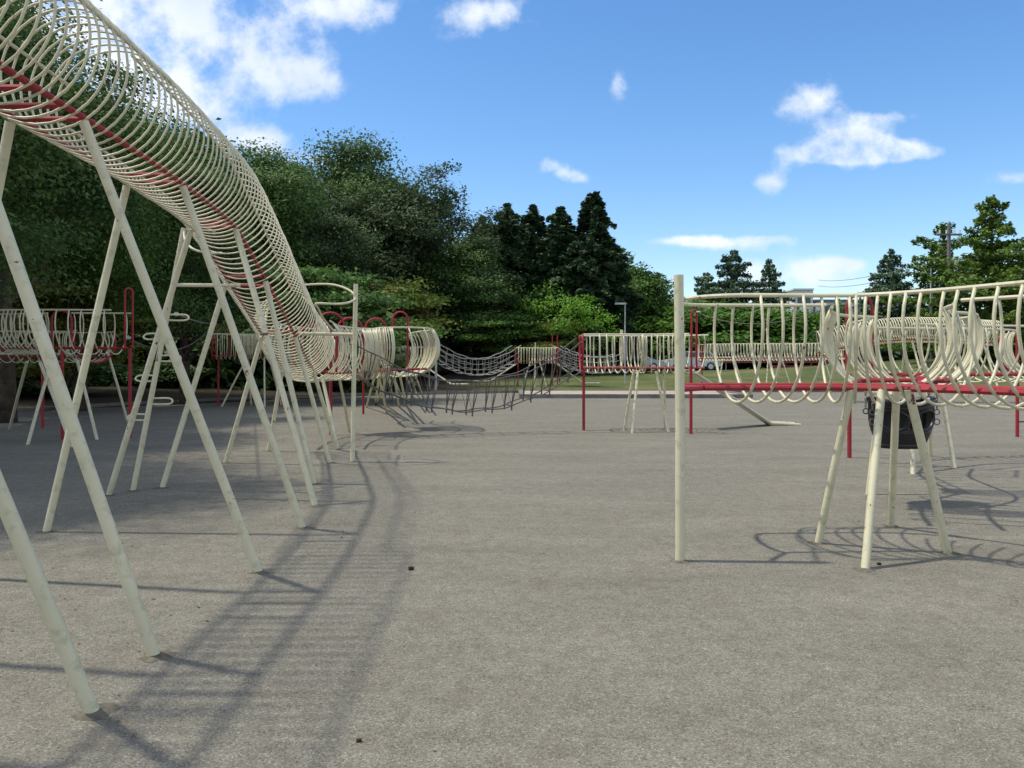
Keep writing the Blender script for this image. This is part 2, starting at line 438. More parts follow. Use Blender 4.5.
n = 420; Y = 2.8 + rng.random(n) ** 1.2 * 17; X = -8 + rng.random(n) ** 0.8 * 6.5 + (rng.random(n) < .2) * rng.random(n) * 9
C3 = np.stack([X, Y, np.full(n, 0.006)], 1); Vl = leaf_quads(C3, np.tile([0, 0, 3.0], (n, 1)), 0.013, rng)
Vl[:, 2] = np.maximum(Vl[:, 2], 0.002); tag(link('fallen_leaves', quads_mesh('fallen_leaves', Vl, LITTER)), 'dry brown leaves scattered over the left part of the gravel', 'leaves', kind='stuff')
# a few dark bits (cones, bark chips) lying on the yard
DARK = simple('dark_chip', (0.02, 0.016, 0.012), 0.9)
for i, (px, py, s, lab) in enumerate([(411, 570, 0.017, 'dark pine cone on open gravel near the right edge of the tube shadow'),
        (879, 565, 0.013, 'small dark chip beside the foremost leg of the right cage'),
        (359, 742, 0.009, 'tiny dark chip at the bottom of the gravel')]):
    g = G(px, py); mb = MB(); mb.tube([(g.x - s, g.y, s * 0.6), (g.x, g.y, s * 0.8), (g.x + s, g.y + s * 0.4, s * 0.6)], s * 0.8, 7)
    tag(mb.build('bark_chip', DARK), lab, 'debris', 'dark bits lying on the gravel')

# ------------------------------------------------------------------ big ring tube, upper left
RT, PH = 0.465, R(29.5)
prof = [(-2.85, -1.5, 3.20), (-2.83, 0.5, 3.18), (-2.82, 3.0, 3.15), (-2.82, 4.4, 3.10), (-2.82, 5.6, 3.06), (-2.89, 7.0, 3.03), (-2.99, 8.6, 2.93), (-3.02, 9.4, 2.68),
        (-3.04, 10.2, 2.34), (-3.12, 11.2, 2.00), (-3.18, 12.0, 1.73), (-3.25, 12.7, 1.50), (-3.32, 13.5, 1.33)]
axis = [(x - RT * math.sin(PH), y, z + RT * math.cos(PH)) for x, y, z in prof]
tp = Path(axis, 8)
tube_root = thing('ring_tunnel', 'long raised cream tunnel of closed rings on splayed legs, coming from upper left', 'climbing frame', (-3.1, 6, 0))
def frame(t):
    p = tp.at(t); ta = tp.tan(t); x = ta.cross(Vector((0, 0, 1))).normalized(); z = x.cross(ta); return p, x, z
def tY(yy):
    lo, hi = 0, tp.L
    for _ in range(40):
        m_ = (lo + hi) / 2
        if tp.at(m_).y < yy: lo = m_
        else: hi = m_
    return lo
t_end = tY(12.0)
full = hoop_mesh(RT, 0.0085, 90, CREAM, 6, 'ring', 32)
ring_ts = []; t = 0.05
while t < t_end: ring_ts.append(t); t += 0.122
extra = ring_ts[:-100]; shown = ring_ts[-100:]
def cut_ring(a0, a1):
    key = ('cut', a0, a1)
    if key not in HM:
        m_ = MB().tube([(RT * math.cos(R(a0 + (a1 - a0) * i / 28)), 0, RT * math.sin(R(a0 + (a1 - a0) * i / 28))) for i in range(29)], 0.0085, 6)
        me = bpy.data.meshes.new('ring'); me.from_pydata(m_.v, [], m_.f); me.polygons.foreach_set('use_smooth', [True] * len(me.polygons)); me.materials.append(CREAM); HM[key] = me
    return HM[key]
for t in shown:
    yy_ = tp.at(t).y
    me_ = full if yy_ < 6.3 else cut_ring(80, -168)
    place_hoop(tube_root, me_, tp.at(t), tp.tan(t), 'ring', upright=False, jitter=0.003)
mbx = MB()
for t in extra:
    p, x, z = frame(t); mbx.tube([p + x * RT * math.cos(a) + z * RT * math.sin(a) for a in [2 * math.pi * k / 32 for k in range(32)]], 0.0085, 6, closed=True)
tag(part(mbx, 'ring', CREAM, tube_root), kind='stuff')
for sg in (1, -1):
    part(MB().tube([(lambda q: q[0] + q[1] * sg * RT * math.sin(PH) - q[2] * (RT * math.cos(PH) - 0.03))(frame(tp.L * i / 110)) for i in range(111)], 0.022, 8), 'deck_rail', RED, tube_root)
for ang, f0, f1 in ((R(152), 0, tY(6.3) / t_end), (R(192), tY(6.3) / t_end, 1), (R(80), tY(6.3) / t_end, 1), (R(28), 0, tY(6.3) / t_end)):
    part(MB().tube([(lambda q: q[0] + q[1] * RT * math.cos(ang) + q[2] * RT * math.sin(ang))(frame(t_end * (f0 + (f1 - f0) * i / 100))) for i in range(101)], 0.013, 8), 'side_pipe', CREAM, tube_root)
# open rings of the tunnel mouth (they open out as the tube meets the walkway)
for i in range(14):
    t = t_end + 0.12 + i * 0.1
    if t < tp.L:
        a0 = 62 - i * 4
        place_hoop(tube_root, hoop_mesh(RT + 0.008 * i, 0.012, a0, CREAM, 6, 'open_ring'), tp.at(t), tp.tan(t), 'open_ring', upright=False, jitter=0.003)
for Yl in (1.2, 1.45, 3.5, 3.7, 4.75, 5.05, 5.3, 6.75, 7.0, 8.5, 8.7, 9.9, 10.1, 11.6):
    p, x, z = frame(tY(Yl)); q = p - z * (RT * math.cos(PH) - 0.03)
    part(MB().tube([q + x * RT * math.sin(PH), q - x * RT * math.sin(PH)], 0.02, 8), 'cross_bar', RED, tube_root)
# legs: (near foot, far foot, top Y)
LEGS = [((-1.78, -0.6), (-4.2, -0.5), -0.6), ((-1.78, 1.4), (-4.15, 1.5), 1.4), ((-1.77, 3.42), (-4.1, 3.4), 3.0), ((-1.80, 4.07), (-4.1, 4.2), 3.9), ((-1.78, 5.69), (-4.12, 5.6), 5.25), ((-1.86, 7.19), (-4.1, 7.02), 7.0),
        ((-2.02, 8.28), (-4.53, 8.95), 8.7), ((-2.40, 9.76), (-4.15, 9.45), 9.95), ((-2.66, 11.76), (-4.23, 11.76), 11.7), ((-2.96, 13.6), (-4.06, 13.3), 13.2)]
for nf, ff, yt in LEGS:
    p, x, z = frame(tY(yt)); q = p - z * (RT * math.cos(PH) + 0.005)
    for foot, sg in ((nf, 1), (ff, -1)):
        top = q + x * sg * (RT * math.sin(PH) + 0.01); a = Vector((*foot, -0.06))
        l = part(MB().tube([a, a.lerp(top, 0.35), a.lerp(top, 0.7), top], 0.032, 14), 'leg', CREAM, tube_root)
dirt_feet([(f_[0], f_[1], 0.085) for nf, ff, yt in LEGS for f_ in (nf, ff)] + [(G(a_, b_).x, G(a_, b_).y, 0.075) for a_, b_ in ((817, 543), (864.5, 570), (891, 526), (949, 553), (680, 561), (352.5, 462), (133, 491))], 'trodden_dirt', 'small rings of brownish grit gathered round the pole feet')
# exit pole on the right side with its looped guard rail and bar
pb = G(352.5, 462)
part(MB().tube([(pb.x, pb.y, -0.05), (pb.x + 0.02, pb.y, 1.2), (pb.x + 0.05, pb.y, EYE + 77 / F * pb.y)], 0.034, 12), 'slide_pole', CREAM, tube_root)
zt = EYE + (HOR - 296) / F * 12.0
loop = [(-3.02, 11.55, zt + 0.16), (-2.75, 11.6, zt + 0.16)] + [(-2.72 + 0.33 * math.sin(a), 12.0 - 0.42 * math.cos(a), zt + 0.1 - 0.08 * math.sin(a / 2)) for a in [math.pi * k / 10 for k in range(1, 10)]] + [(-2.80, 12.42, zt - 0.15), (-3.06, 12.45, zt - 0.2), (-3.2, 12.45, zt - 0.3)]
loop = [P(302, 285, 12.3), P(322, 284, 12.3), P(335, 285, 12.25), P(347, 289, 12.15), P(354, 294, 12.0), P(355.5, 297, 11.9), P(354, 300, 11.8), P(347, 303, 11.7), P(335, 304, 11.6), P(316, 303.5, 11.5), P(318, 308, 11.6), P(323, 318, 11.9), P(332, 329, 12.3), P(338, 334, 12.8)]
part(MB().tube(spline(loop, 3), 0.016, 8), 'guard_loop', CREAM, tube_root)
part(MB().tube([P(299, 333.5, 11.8), P(354.5, 334.5, 11.95)], 0.027, 10), 'guard_bar', CREAM, tube_root)
# climbing pole with step loops on the left side
a, b = G(133, 491), P(184, 228, 9.2)
part(MB().tube([a, a.lerp(b, .5), b], 0.03, 10), 'climbing_pole', CREAM, tube_root)
for (px, py), sg in (((160, 320), 1), ((154, 339), -1), ((160, 361), 1), ((145, 381), -1), ((152, 404), 1), ((150, 420), -1)):
    k = (491 - py) / 263.; c = a.lerp(b, k); w = 0.24
    pts = [c, c + Vector((sg * w * 0.8, 0.04, 0.0)), c + Vector((sg * w, 0.05, 0.03)), c + Vector((sg * w * 0.8, 0.06, 0.065)), c + Vector((0, 0.0, 0.065))]
    part(MB().tube(spline(pts, 4), 0.011, 6), 'step_loop', CREAM, tube_root)
part(MB().tube(spline([P(184, 230, 9.2), P(200, 226, 9.5), P(215, 232, 9.6)], 5), 0.014, 8), 'guard_loop', CREAM, tube_root)
part(MB().tube(spline([P(184, 230, 9.2), P(185, 240, 9.1), P(193, 249, 9.0), P(208, 253, 9.0), P(222, 253, 9.1)], 5), 0.014, 8), 'guard_loop', CREAM, tube_root)
part(MB().tube([P(174, 285, 9.2), P(240, 285.5, 9.6)], 0.022, 8), 'guard_bar', CREAM, tube_root)

# ------------------------------------------------------------------ winding walkway behind the tunnel mouth
z_ = 1.28
cage('winding_walkway', 'winding cream cage walkway with shell-like fanned bends behind the foot of the ring tunnel',
     [(-3.55, 13.5, 1.32), (-3.62, 14.4, z_), (-3.6, 15.2, z_), (-3.45, 15.9, z_), (-3.05, 16.35, z_), (-2.75, 16.5, z_ + .03), (-2.35, 16.8, z_ + .05), (-2.2, 17.3, z_ + .05), (-2.3, 17.9, z_ + .05), (-2.7, 18.5, z_ + .03), (-3.0, 19.3, z_), (-3.0, 20.2, z_)],
     Rr=0.62, rail_h=0.86, spacing=0.26, tr=0.014, fans=((0.33, 0.46), (0.56, 0.72)), fan_k=0.13, ends=(0, 0),
     legs=[(G(350, 432), P(339, 376, 16)), (G(338, 449), P(322, 376, 14)), (G(376, 404), P(388, 376, 20)), (G(384, 404), P(384, 372, 20)), (G(393, 401), P(388, 372, 21)), (G(399, 406), P(394, 376, 19)), (G(402, 398), P(392, 374, 19)), (G(406, 405), P(400, 376, 19)),
           (G(375, 404), P(380, 370, 20)), (G(387, 412), P(378, 374, 18.)), (G(413, 396), P(404, 370, 23)), (G(417, 394), P(408, 370, 23)), (G(424, 399), P(414, 372, 22)), (G(366, 407), P(376, 372, 21))],
     posts=[(-3.67, 16.2, 0, 2.2, RED), (-4.2, 22.6, 0, 2.2, RED)],
     arches=[(-3.45, 15.2, 1.3, 2.42, 0.5, 0.2), (-3.2, 15.8, 1.3, 2.35, 0.5, 0.2), (-3.5, 14.2, 1.3, 2.15, 0.75, 0.1), (-2.95, 17.3, 1.3, 2.42, 0.45, 0.1), (-2.5, 17.9, 1.3, 2.6, 0.33, 0.1)])

# ------------------------------------------------------------------ left cages
lz = 1.75
cage('cage_walkway', 'cream cage walkway with tall red arch, seen between the tunnel legs at far left',
     [(-12.0, 16.4, lz), (-10.3, 15.8, lz), (-9.0, 15.5, lz), (-7.6, 15.6, lz)], spacing=0.21, ends=(0, 0), fans=((0.55, 0.68),), far_gap=((0.60, 0.72),),
     legs=[(G(9, 429), P(27, 362, 16.2)), (G(27, 444.5), P(50, 367, 15)), (G(73, 447), P(40, 362, 15.3)), (G(97.6, 439.5), P(77, 360, 15.6))],
     posts=[(-8.6, 15.3, 0, lz, RED), (-10.5, 17.9, 0, lz, RED), (-7.45, 15.6, 0, lz, RED)],
     arches=[(-7.52, 15.7, lz, EYE + 73 / F * 15.6, 0.16, 1.0), (-8.95, 15.9, lz, lz + 0.75, 0.35, 0.3)])
cage('cage_walkway', 'low cream cage walkway lying behind the far left cage, against dark trees',
     [(-14.5, 19.0, 1.6), (-12, 19.2, 1.6), (-10.6, 19.4, 1.6), (-9.9, 19.0, 1.6)], Rr=0.5, cz=0.36, rail_h=0.6, spacing=0.2, ends=(0, 1),
     legs=[((-13.2, 18.6, 0), (-12.9, 19.0, 1.7)), ((-9.5, 19.8, 0), (-9.8, 19.4, 1.7))])
cage('cage_walkway', 'small cream cage walkway with one red arch at the back, left of the tunnel mouth',
     [(-9.9, 26.4, 1.67), (-8.6, 26.9, 1.67), (-7.4, 26.9, 1.67), (-6.0, 26.6, 1.67)], spacing=0.14, ends=(1, 1), fans=((0.2, 0.36),),
     legs=[((-9.6, 26.4, 0), (-8.9, 26.9, 1.62)), ((-9.0, 27.6, 0), (-8.9, 27.0, 1.62)), ((-8.1, 26.2, 0), (-8.3, 26.8, 1.62)), ((-7.9, 27.4, 0), (-8.2, 27.0, 1.62))],
     posts=[(-9.8, 26.7, 0, 1.67, RED), (-7.86, 27.0, 0, 1.67, RED)],
     arches=[(-9.55, 26.4, 1.67, EYE + 53 / F * 26.7, 0.4, 0.2)])

# ------------------------------------------------------------------ middle cage
mz = 1.35
cage('cage_walkway', 'middle cream cage walkway with red end hoops, where the front rope bridge ends',
     [(1.5, 17.3, mz), (2.2, 17.3, mz), (2.9, 17.35, mz), (3.5, 17.2, mz), (3.95, 16.9, mz)], spacing=0.16, fans=((0.38, 0.52),), ends=(1, 0), Rr=0.57,
     legs=[(G(624, 430), P(634, 370, 17.2)), (G(632, 433), P(638, 371, 17.0)), (G(669, 432), P(656, 371, 17.0)), (G(665, 428), P(664, 370, 17.6))],
     posts=[(1.55, 17.3, 0, mz + 0.02, RED), (3.68, 16.45, 0, mz, RED), (2.45, 17.9, mz, 2.2, CREAM)],
     arches=[(3.80, 16.7, mz, EYE + 51 / F * 16.7, 0.12, 0.3)])
# its slide
sl = thing('slide', 'narrow cream slide running down to the right from the middle cage to the gravel', 'slide', (5.2, 18.2, 0), 'cream slides')
top, bot = P(688, 369, 17.6), P(768, 422.5, 18.7); end = P(797, 424, 18.9)
for dy in (-0.22, 0.22):
    d = Vector((0, dy, 0)); part(MB().tube([top + d, top.lerp(bot, .5) + d, bot + d, end + d], 0.03, 8), 'side_rail', CREAM, sl)
mb = MB(); b0 = 0
cl = [top, top.lerp(bot, .5), bot, end]
for p in cl: mb.v += [(p.x, p.y - 0.2, p.z - 0.03), (p.x, p.y + 0.2, p.z - 0.03), (p.x, p.y + 0.2, p.z - 0.05), (p.x, p.y - 0.2, p.z - 0.05)]
for i in range(len(cl) - 1):
    for k in range(4): mb.f.append((4 * i + k, 4 * i + (k + 1) % 4, 4 * i + 4 + (k + 1) % 4, 4 * i + 4 + k))
part(mb, 'chute', SHELL, sl)
for k in range(3):
    p = bot.lerp(end, 0.3 + k * 0.33); part(MB().tube([(p.x, p.y - 0.2, -0.02), (p.x, p.y - 0.2, p.z), (p.x, p.y + 0.2, p.z), (p.x, p.y + 0.2, -0.02)], 0.015, 6), 'foot', CREAM, sl)

# ------------------------------------------------------------------ rope bridges
def rope_bridge(name, label, A, B, sag, h, w, step, fy=(0, 1, 0), net=False, r=0.014):
    A, B = Vector(A), Vector(B); root = thing(name, label, 'rope bridge', ((A.x + B.x) / 2, (A.y + B.y) / 2, 0), 'rope bridges')
    d = (B - A); d.z = 0; L = d.length; s = Vector((-d.y, d.x, 0)).normalized()
    RM = PALEROPE if net else ROPE
    def c(f, dz=0, side=0): 
        p = A.lerp(B, f); return p + Vector((0, 0, dz - sag * 4 * f * (1 - f) + 0.02 * math.sin(f * 37 + dz * 5))) + s * side
    nn = 40
    for sg in (-1, 1):
        part(MB().tube([c(i / nn, 0, sg * w * .5) for i in range(nn + 1)], r * 1.1, 6), 'foot_rope', RM, root)
        part(MB().tube([c(i / nn, h, sg * w * .62) for i in range(nn + 1)], r * 1.2, 6), 'hand_rope', RM, root)
        if net:
            for q in (0.33, 0.66): part(MB().tube([c(i / nn, h * q, sg * w * .58) for i in range(nn + 1)], r * 0.6, 5), 'side_rope', RM, root)
    m = int(L / step)
    for i in range(1, m):
        f = i / m; df = 0.18 * step / L * (1 if i % 2 else -1)
        part(MB().tube([c(f, 0.01, -w * .56), c(f, 0.01, w * .56)], r * 1.5, 6), 'tread', RM, root)
        for sg in (-1, 1):
            if net: mb = MB().tube([c(f, 0, sg * w * .5), c(f, h, sg * w * .62)], r * 0.6, 5)
            else:
                mb = MB().tube([c(f, -0.09, sg * w * .5), c(f, 0.05, sg * w * .5)], r * 1.4, 5)
                mb.tube([c(f, 0, sg * w * .5), c(f + 0.012, h, sg * w * .62)], r * 0.9, 5); mb.tube([c(f, 0, sg * w * .5), c(f + 0.028, h, sg * w * .62)], r * 0.9, 5)
                mb.tube([c(f, 0, sg * w * .5), c(f - 0.016 + df, h, sg * w * .4)], r * 0.4, 5)
            part(mb, 'hanger', RM, root)
    return root
# front bridge: crosses from the winding walkway to the middle cage
rope_bridge('rope_bridge', 'dark sagging rope bridge hanging over the gravel in front of the middle cage',
            (-3.25, 15.5, 1.35), (1.5, 17.2, 1.38), 0.88, 0.60, 0.45, 0.42, r=0.012)
rope_bridge('rope_bridge', 'pale rope net bridge far back under the dark trees between two small cages',
            (-3.9, 41.5, 1.5), (0.25, 43.6, 1.5), 0.75, 0.85, 0.9, 0.34, net=True, r=0.022)
rope_bridge('rope_bridge', 'short rope net bridge behind the middle cage, right of the distant cage with slides',
            (2.4, 43.6, 1.5), (5.6, 42.0, 1.0), 0.35, 0.85, 0.9, 0.3, net=True, r=0.022)

# ------------------------------------------------------------------ far cages with slides
cage('cage_walkway', 'distant cream cage with red end hoops at left end of the rope net bridge',
     [(-7.2, 40.8, 1.5), (-5.6, 41, 1.5), (-4.0, 41.4, 1.5)], spacing=0.17, ends=(1, 1), tr=0.02, fans=((0.1, 0.5),), Rr=0.6,
     legs=[((-4.2, 40.9, 0), (-4.3, 41.2, 1.45)), ((-5.1, 40.6, 0), (-5.5, 41, 1.45)), ((-6.3, 41.4, 0), (-5.9, 41, 1.45))])
cage('cage_walkway', 'distant cream cage with two slides, standing beyond the front rope bridge',
     [(0.2, 43.4, 1.5), (1.2, 43.4, 1.5), (2.5, 43.4, 1.5)], spacing=0.15, ends=(1, 1), tr=0.02, Rr=0.6,
     legs=[((0.5, 42.9, 0), (1.0, 43.3, 1.45)), ((1.2, 42.7, 0), (1.25, 43.3, 1.45)), ((1.9, 43, 0), (1.5, 43.4, 1.45))],
     posts=[(0.32, 43.0, 0, 1.5, RED), (2.45, 43.2, 0, 2.9, RED), (2.2, 43.6, 0, 2.9, RED), (1.25, 42.9, 0, 2.5, CREAM)])
def small_slide(label, a, b):
    r_ = thing('slide', label, 'slide', (b[0], b[1], 0), 'cream slides'); a, b = Vector(a), Vector(b)
    e = b + Vector(((1 if b.x > a.x else -1) * 0.9, 0, 0))
    for dy in (-0.2, 0.2): part(MB().tube([a + Vector((0, dy, 0)), b + Vector((0, dy, 0)), e + Vector((0, dy, 0))], 0.035, 6), 'side_rail', CREAM, r_)
    mb = MB()
    for p, q in ((a, b), (b, e)):
        k = len(mb.v); mb.v += [(p.x, p.y - .2, p.z), (p.x, p.y + .2, p.z), (q.x, q.y + .2, q.z), (q.x, q.y - .2, q.z), (p.x, p.y - .2, p.z - .05), (p.x, p.y + .2, p.z - .05), (q.x, q.y + .2, q.z - .05), (q.x, q.y - .2, q.z - .05)]
        mb.f += [(k, k + 1, k + 2, k + 3), (k + 7, k + 6, k + 5, k + 4), (k, k + 3, k + 7, k + 4), (k + 1, k + 5, k + 6, k + 2)]
    part(mb, 'chute', SHELL, r_)
small_slide('far cream slide running down rightwards from the distant cage left of the net bridge', P(417, 361, 40.5), P(451, 384, 40.5))
small_slide('far cream slide running down leftwards from the distant cage beyond the front rope bridge', P(516, 364, 43), P(490, 381, 43))
small_slide('far cream slide running down rightwards from the distant cage to the sandpit side', P(557, 364, 43), P(583, 383, 43))

# ------------------------------------------------------------------ right front cage
rz = 1.287
legs_r = [(G(817, 543), (2.68, 6.31, rz), 0.03), (G(864.5, 570), (2.87, 6.21, rz), 0.031), (G(891, 526), (3.25, 6.76, rz), 0.031), (G(949, 553), (3.0, 6.06, rz), 0.032)]
root, pa = cage('cage_walkway', 'nearest cream cage walkway with red deck rails, crossing the right side on four legs',
     [(1.50, 6.64, rz), (2.0, 6.66, rz), (2.65, 6.66, rz), (3.1, 6.45, rz), (3.5, 5.95, rz), (3.8, 5.3, rz), (4.15, 4.5, rz), (4.8, 4.0, rz), (5.6, 3.9, rz)],
     Rr=0.60, cz=0.47, rail_h=0.715, spacing=0.162, tr=0.0122, deck_r=0.0215, rail_r=0.016, sides=8, far_gap=((0, 0.05), (0.22, 0.34),), near_gap=((0, 0.05),), hoop_start=0.37,
     legs=legs_r + [((4.4, 3.6, 0), (4.7, 4.0, 1.25)), ((5.2, 4.4, 0), (4.9, 4.1, 1.25))])
hwt = math.sqrt(.6 ** 2 - .245 ** 2)
lp = [(2.05, 6.66 - hwt, rz + .715)] + [(1.78 - 0.40 * math.sin(math.pi * k / 16), 6.65 - hwt * math.cos(math.pi * k / 16), rz + .715) for k in range(17)] + [(2.05, 6.66 + hwt, rz + .715)]
part(MB().tube(lp, 0.016, 8), 'guard_loop', CREAM, root)
q = G(680, 561)
part(MB().tube([(q.x, q.y, -0.05), (q.x, q.y, 1.1), (q.x - 0.01, q.y, EYE + 86 / F * q.y)], 0.036, 14), 'slide_pole', CREAM, root)
part(MB().tube([(q.x, q.y, rz), (1.5, 6.31, rz)], 0.0215, 8), 'deck_rail', RED, root)
part(MB().tube([(q.x, q.y, rz + 0.70), (1.40, 6.5, rz + .715)], 0.017, 8), 'bracket', CREAM, root)
lp = [(1.50 - 0.10 * math.sin(math.pi * k / 8), 6.62 - 0.34 * math.cos(math.pi * k / 8), rz) for k in range(9)]
part(MB().tube(lp, 0.0215, 8), 'deck_rail', RED, root)

# branch that winds off behind it with fanned hoops
cage('cage_walkway', 'short winding cream cage with fanned hoops, branching off behind the nearest right cage',
     [(3.42, 7.2, rz), (3.65, 7.8, rz), (4.0, 8.4, rz), (4.6, 8.9, rz), (4.8, 9.7, rz), (5.0, 10.5, rz), (5.5, 11.3, rz)],
     Rr=0.56, spacing=0.25, tr=0.014, fans=((0.12, 0.25), (0.42, 0.54)), fan_k=0.16, ends=(0, 0), near_gap=((0.62, 0.8),),
     posts=[(5.23, 12.4, 0, 1.3, RED)], arches=[(4.95, 11.4, rz, EYE + 65 / F * 11.6, 0.38, 0.1)],
     legs=[((4.0, 9.0, 0), (4.15, 9.0, 1.2), 0.028)])
# cage behind
cage('cage_walkway', 'cream cage walkway behind the nearest right cage, ending by the red ladder',
     [(5.3, 11.5, 1.3), (6.3, 12.0, 1.3), (7.4, 12.2, 1.3), (8.6, 12.8, 1.3), (9.5, 14.2, 1.3), (10.2, 15.7, 1.3)], spacing=0.23, ends=(0, 1),
     legs=[(G(877, 463), P(884, 384, 11.7)), (G(913, 474), P(911, 384, 11.2), 0.032), (G(955, 468), P(940, 384, 11.6), 0.032), ((6.6, 12.6, 0), (6.3, 12.1, 1.25))],
     posts=[])
ld = thing('ladder', 'red steel ladder standing at the right edge behind the cages', 'ladder', (10.4, 15.8, 0))
for x in (9.98, 10.44): part(MB().tube([(x, 15.8, -0.05), (x, 15.8, 2.3)], 0.033, 10), 'side_rail', RED, ld)
for k in range(6): part(MB().tube([(9.99, 15.8, 0.3 + k * .3), (10.43, 15.8, 0.3 + k * .3)], 0.016, 6), 'rung', RED, ld)

# black swing seat hanging under the branch
sw = thing('swing_seat', 'black rubber bucket swing seat with leg holes on short chains behind the right cage legs', 'swing', (0, 0, 0))
cs = P(901, 423, 8.4)
OFFS[sw.name] = tuple(cs); sw.location = cs
# bucket: an open curved shell with two leg holes and a raised rim
mb = MB(); nu, nv = 28, 12
def bucket(u, v):   # u round, v up
    a = 2 * math.pi * u / nu; f = v / nv
    rx = 0.22 + 0.10 * math.sin(min(1, f * 1.5) * math.pi / 2); ry = 0.13 + 0.09 * math.sin(min(1, f * 1.5) * math.pi / 2)
    return (cs.x + rx * math.cos(a), cs.y + ry * math.sin(a), cs.z - 0.25 + 0.45 * f + 0.05 * math.cos(a) * math.cos(a) * f)
for v in range(nv + 1):
    for u in range(nu): mb.v.append(bucket(u, v))
hole = lambda u, v: 5 <= v <= 9 and (17 <= u <= 20 or 22 <= u <= 25)
for v in range(nv):
    for u in range(nu):
        if not hole(u, v):
            mb.f.append((v * nu + u, v * nu + (u + 1) % nu, (v + 1) * nu + (u + 1) % nu, (v + 1) * nu + u))
mb.f.append(tuple(range(nu))[::-1])
seat = part(mb, 'bucket', RUBBER, sw); so = seat.modifiers.new('solid', 'SOLIDIFY'); so.thickness = 0.025; so.offset = 0
part(MB().tube([bucket(u, nv) for u in range(nu)], 0.032, 10, closed=True), 'rim', RUBBER, sw)
for c0 in (18.5, 23.5):
    pts = []
    for k in range(16):
        a = 2 * math.pi * k / 16; pts.append(bucket(c0 + 2.2 * math.cos(a), 7.5 + 2.7 * math.sin(a)))
    part(MB().tube([(p[0], p[1] - 0.01, p[2]) for p in pts], 0.018, 8, closed=True), 'leg_hole_rim', RUBBER, sw)
part(MB().tube([bucket(u, 0.6) for u in range(nu)], 0.026, 8, closed=True), 'hem', RUBBER, sw)
part(MB().tube([(bucket(u, 4.2)[0], bucket(u, 4.2)[1], bucket(u, 4.2)[2]) for u in range(nu)], 0.016, 8, closed=True), 'waist_band', RUBBER, sw)
for sx in (-1, 1):
    for sy in (-1, 1):
        x0, y0 = cs.x + sx * 0.335, cs.y + sy * 0.08; mb = MB(); zz = cs.z + 0.12; k = 0
        mb.tube([(x0 + 0.028 * math.cos(t), y0, zz + 0.028 * math.sin(t)) for t in [2 * math.pi * q / 12 for q in range(12)]], 0.007, 6, closed=True)
        zz += 0.04
        while zz < rz:
            a0 = 0 if k % 2 else math.pi / 2
            pts = [(x0 + 0.011 * math.cos(t) * math.cos(a0), y0 + 0.011 * math.cos(t) * math.sin(a0), zz + 0.02 * math.sin(t)) for t in [2 * math.pi * q / 8 for q in range(8)]]
            mb.tube(pts, 0.0042, 4, closed=True); zz += 0.03; k += 1
        part(mb, 'chain', CHAIN, sw)
for k, (dx, dz) in enumerate(((0.335, 0.02), (-0.335, 0.02))):
    mb = MB(); mb.tube([(cs.x + dx + 0.03 * math.cos(t), cs.y - 0.08, cs.z + dz + 0.03 * math.sin(t)) for t in [2 * math.pi * q / 12 for q in range(12)]], 0.008, 6, closed=True)
    part(mb, 'shackle', CHAIN, sw)
part(MB().tube([(cs.x - 0.4, cs.y - 0.08, rz + 0.01), (cs.x + 0.4, cs.y - 0.08, rz + 0.01)], 0.02, 8), 'hanger_bar', RED, sw)
part(MB().tube([(cs.x - 0.4, cs.y + 0.08, rz + 0.01), (cs.x + 0.4, cs.y + 0.08, rz + 0.01)], 0.02, 8), 'hanger_bar', RED, sw)

# far right cage on the lawn and distant tunnel
cage('cage_walkway', 'long distant cream cage walkway on the lawn, seen through the nearest right cage',
     [(9.4, 40, 1.62), (12, 40.4, 1.66), (14.5, 40.2, 1.66), (16.6, 39.8, 1.72)], spacing=0.16, ends=(1, 1), tr=0.022, Rr=0.6,
     legs=[((10.2, 39.7, 0.0), (10.6, 40.2, 1.6)), ((11.6, 40, 0.05), (11.2, 40.3, 1.6)), ((12.6, 39.7, 0.), (12.9, 40.3, 1.6)), ((14.0, 40, 0.05), (13.6, 40.3, 1.6)), ((16.0, 39.7, 0.), (15.6, 40, 1.65)), ((14.2, 39.7, 0.), (14.6, 40.2, 1.6))],
     posts=[(9.5, 40, 0, 2.3, RED)])
ft = thing('ring_tunnel', 'distant pale tunnel of closed rings on legs behind the right cages', 'climbing frame', (14.5, 29, 0))
fp = Path([(11.3, 29.5, 2.15), (12.6, 29.2, 2.45), (14.0, 29, 2.62), (15.8, 28.9, 2.60), (17.5, 28.9, 2.50)])
fm = hoop_mesh(0.45, 0.018, 90, CREAM, 5, 'ring', 20); t = 0.05; c = 0
while t < fp.L and c < 96: place_hoop(ft, fm, fp.at(t), fp.tan(t), 'ring', False, 0.004); t += 0.085; c += 1
for sg in (1, -1): part(MB().tube([fp.at(fp.L * i / 20) + Vector((0, sg * 0.25, -0.36)) for i in range(21)], 0.03, 6), 'deck_rail', RED, ft)
for i in range(5):
    p = fp.at(fp.L * (0.1 + 0.2 * i))
    for sy in (-1, 1): part(MB().tube([(p.x + 0.2, p.y + sy * 1.1, 0), (p.x, p.y + sy * 0.25, p.z - 0.4)], 0.035, 8), 'leg', CREAM, ft)

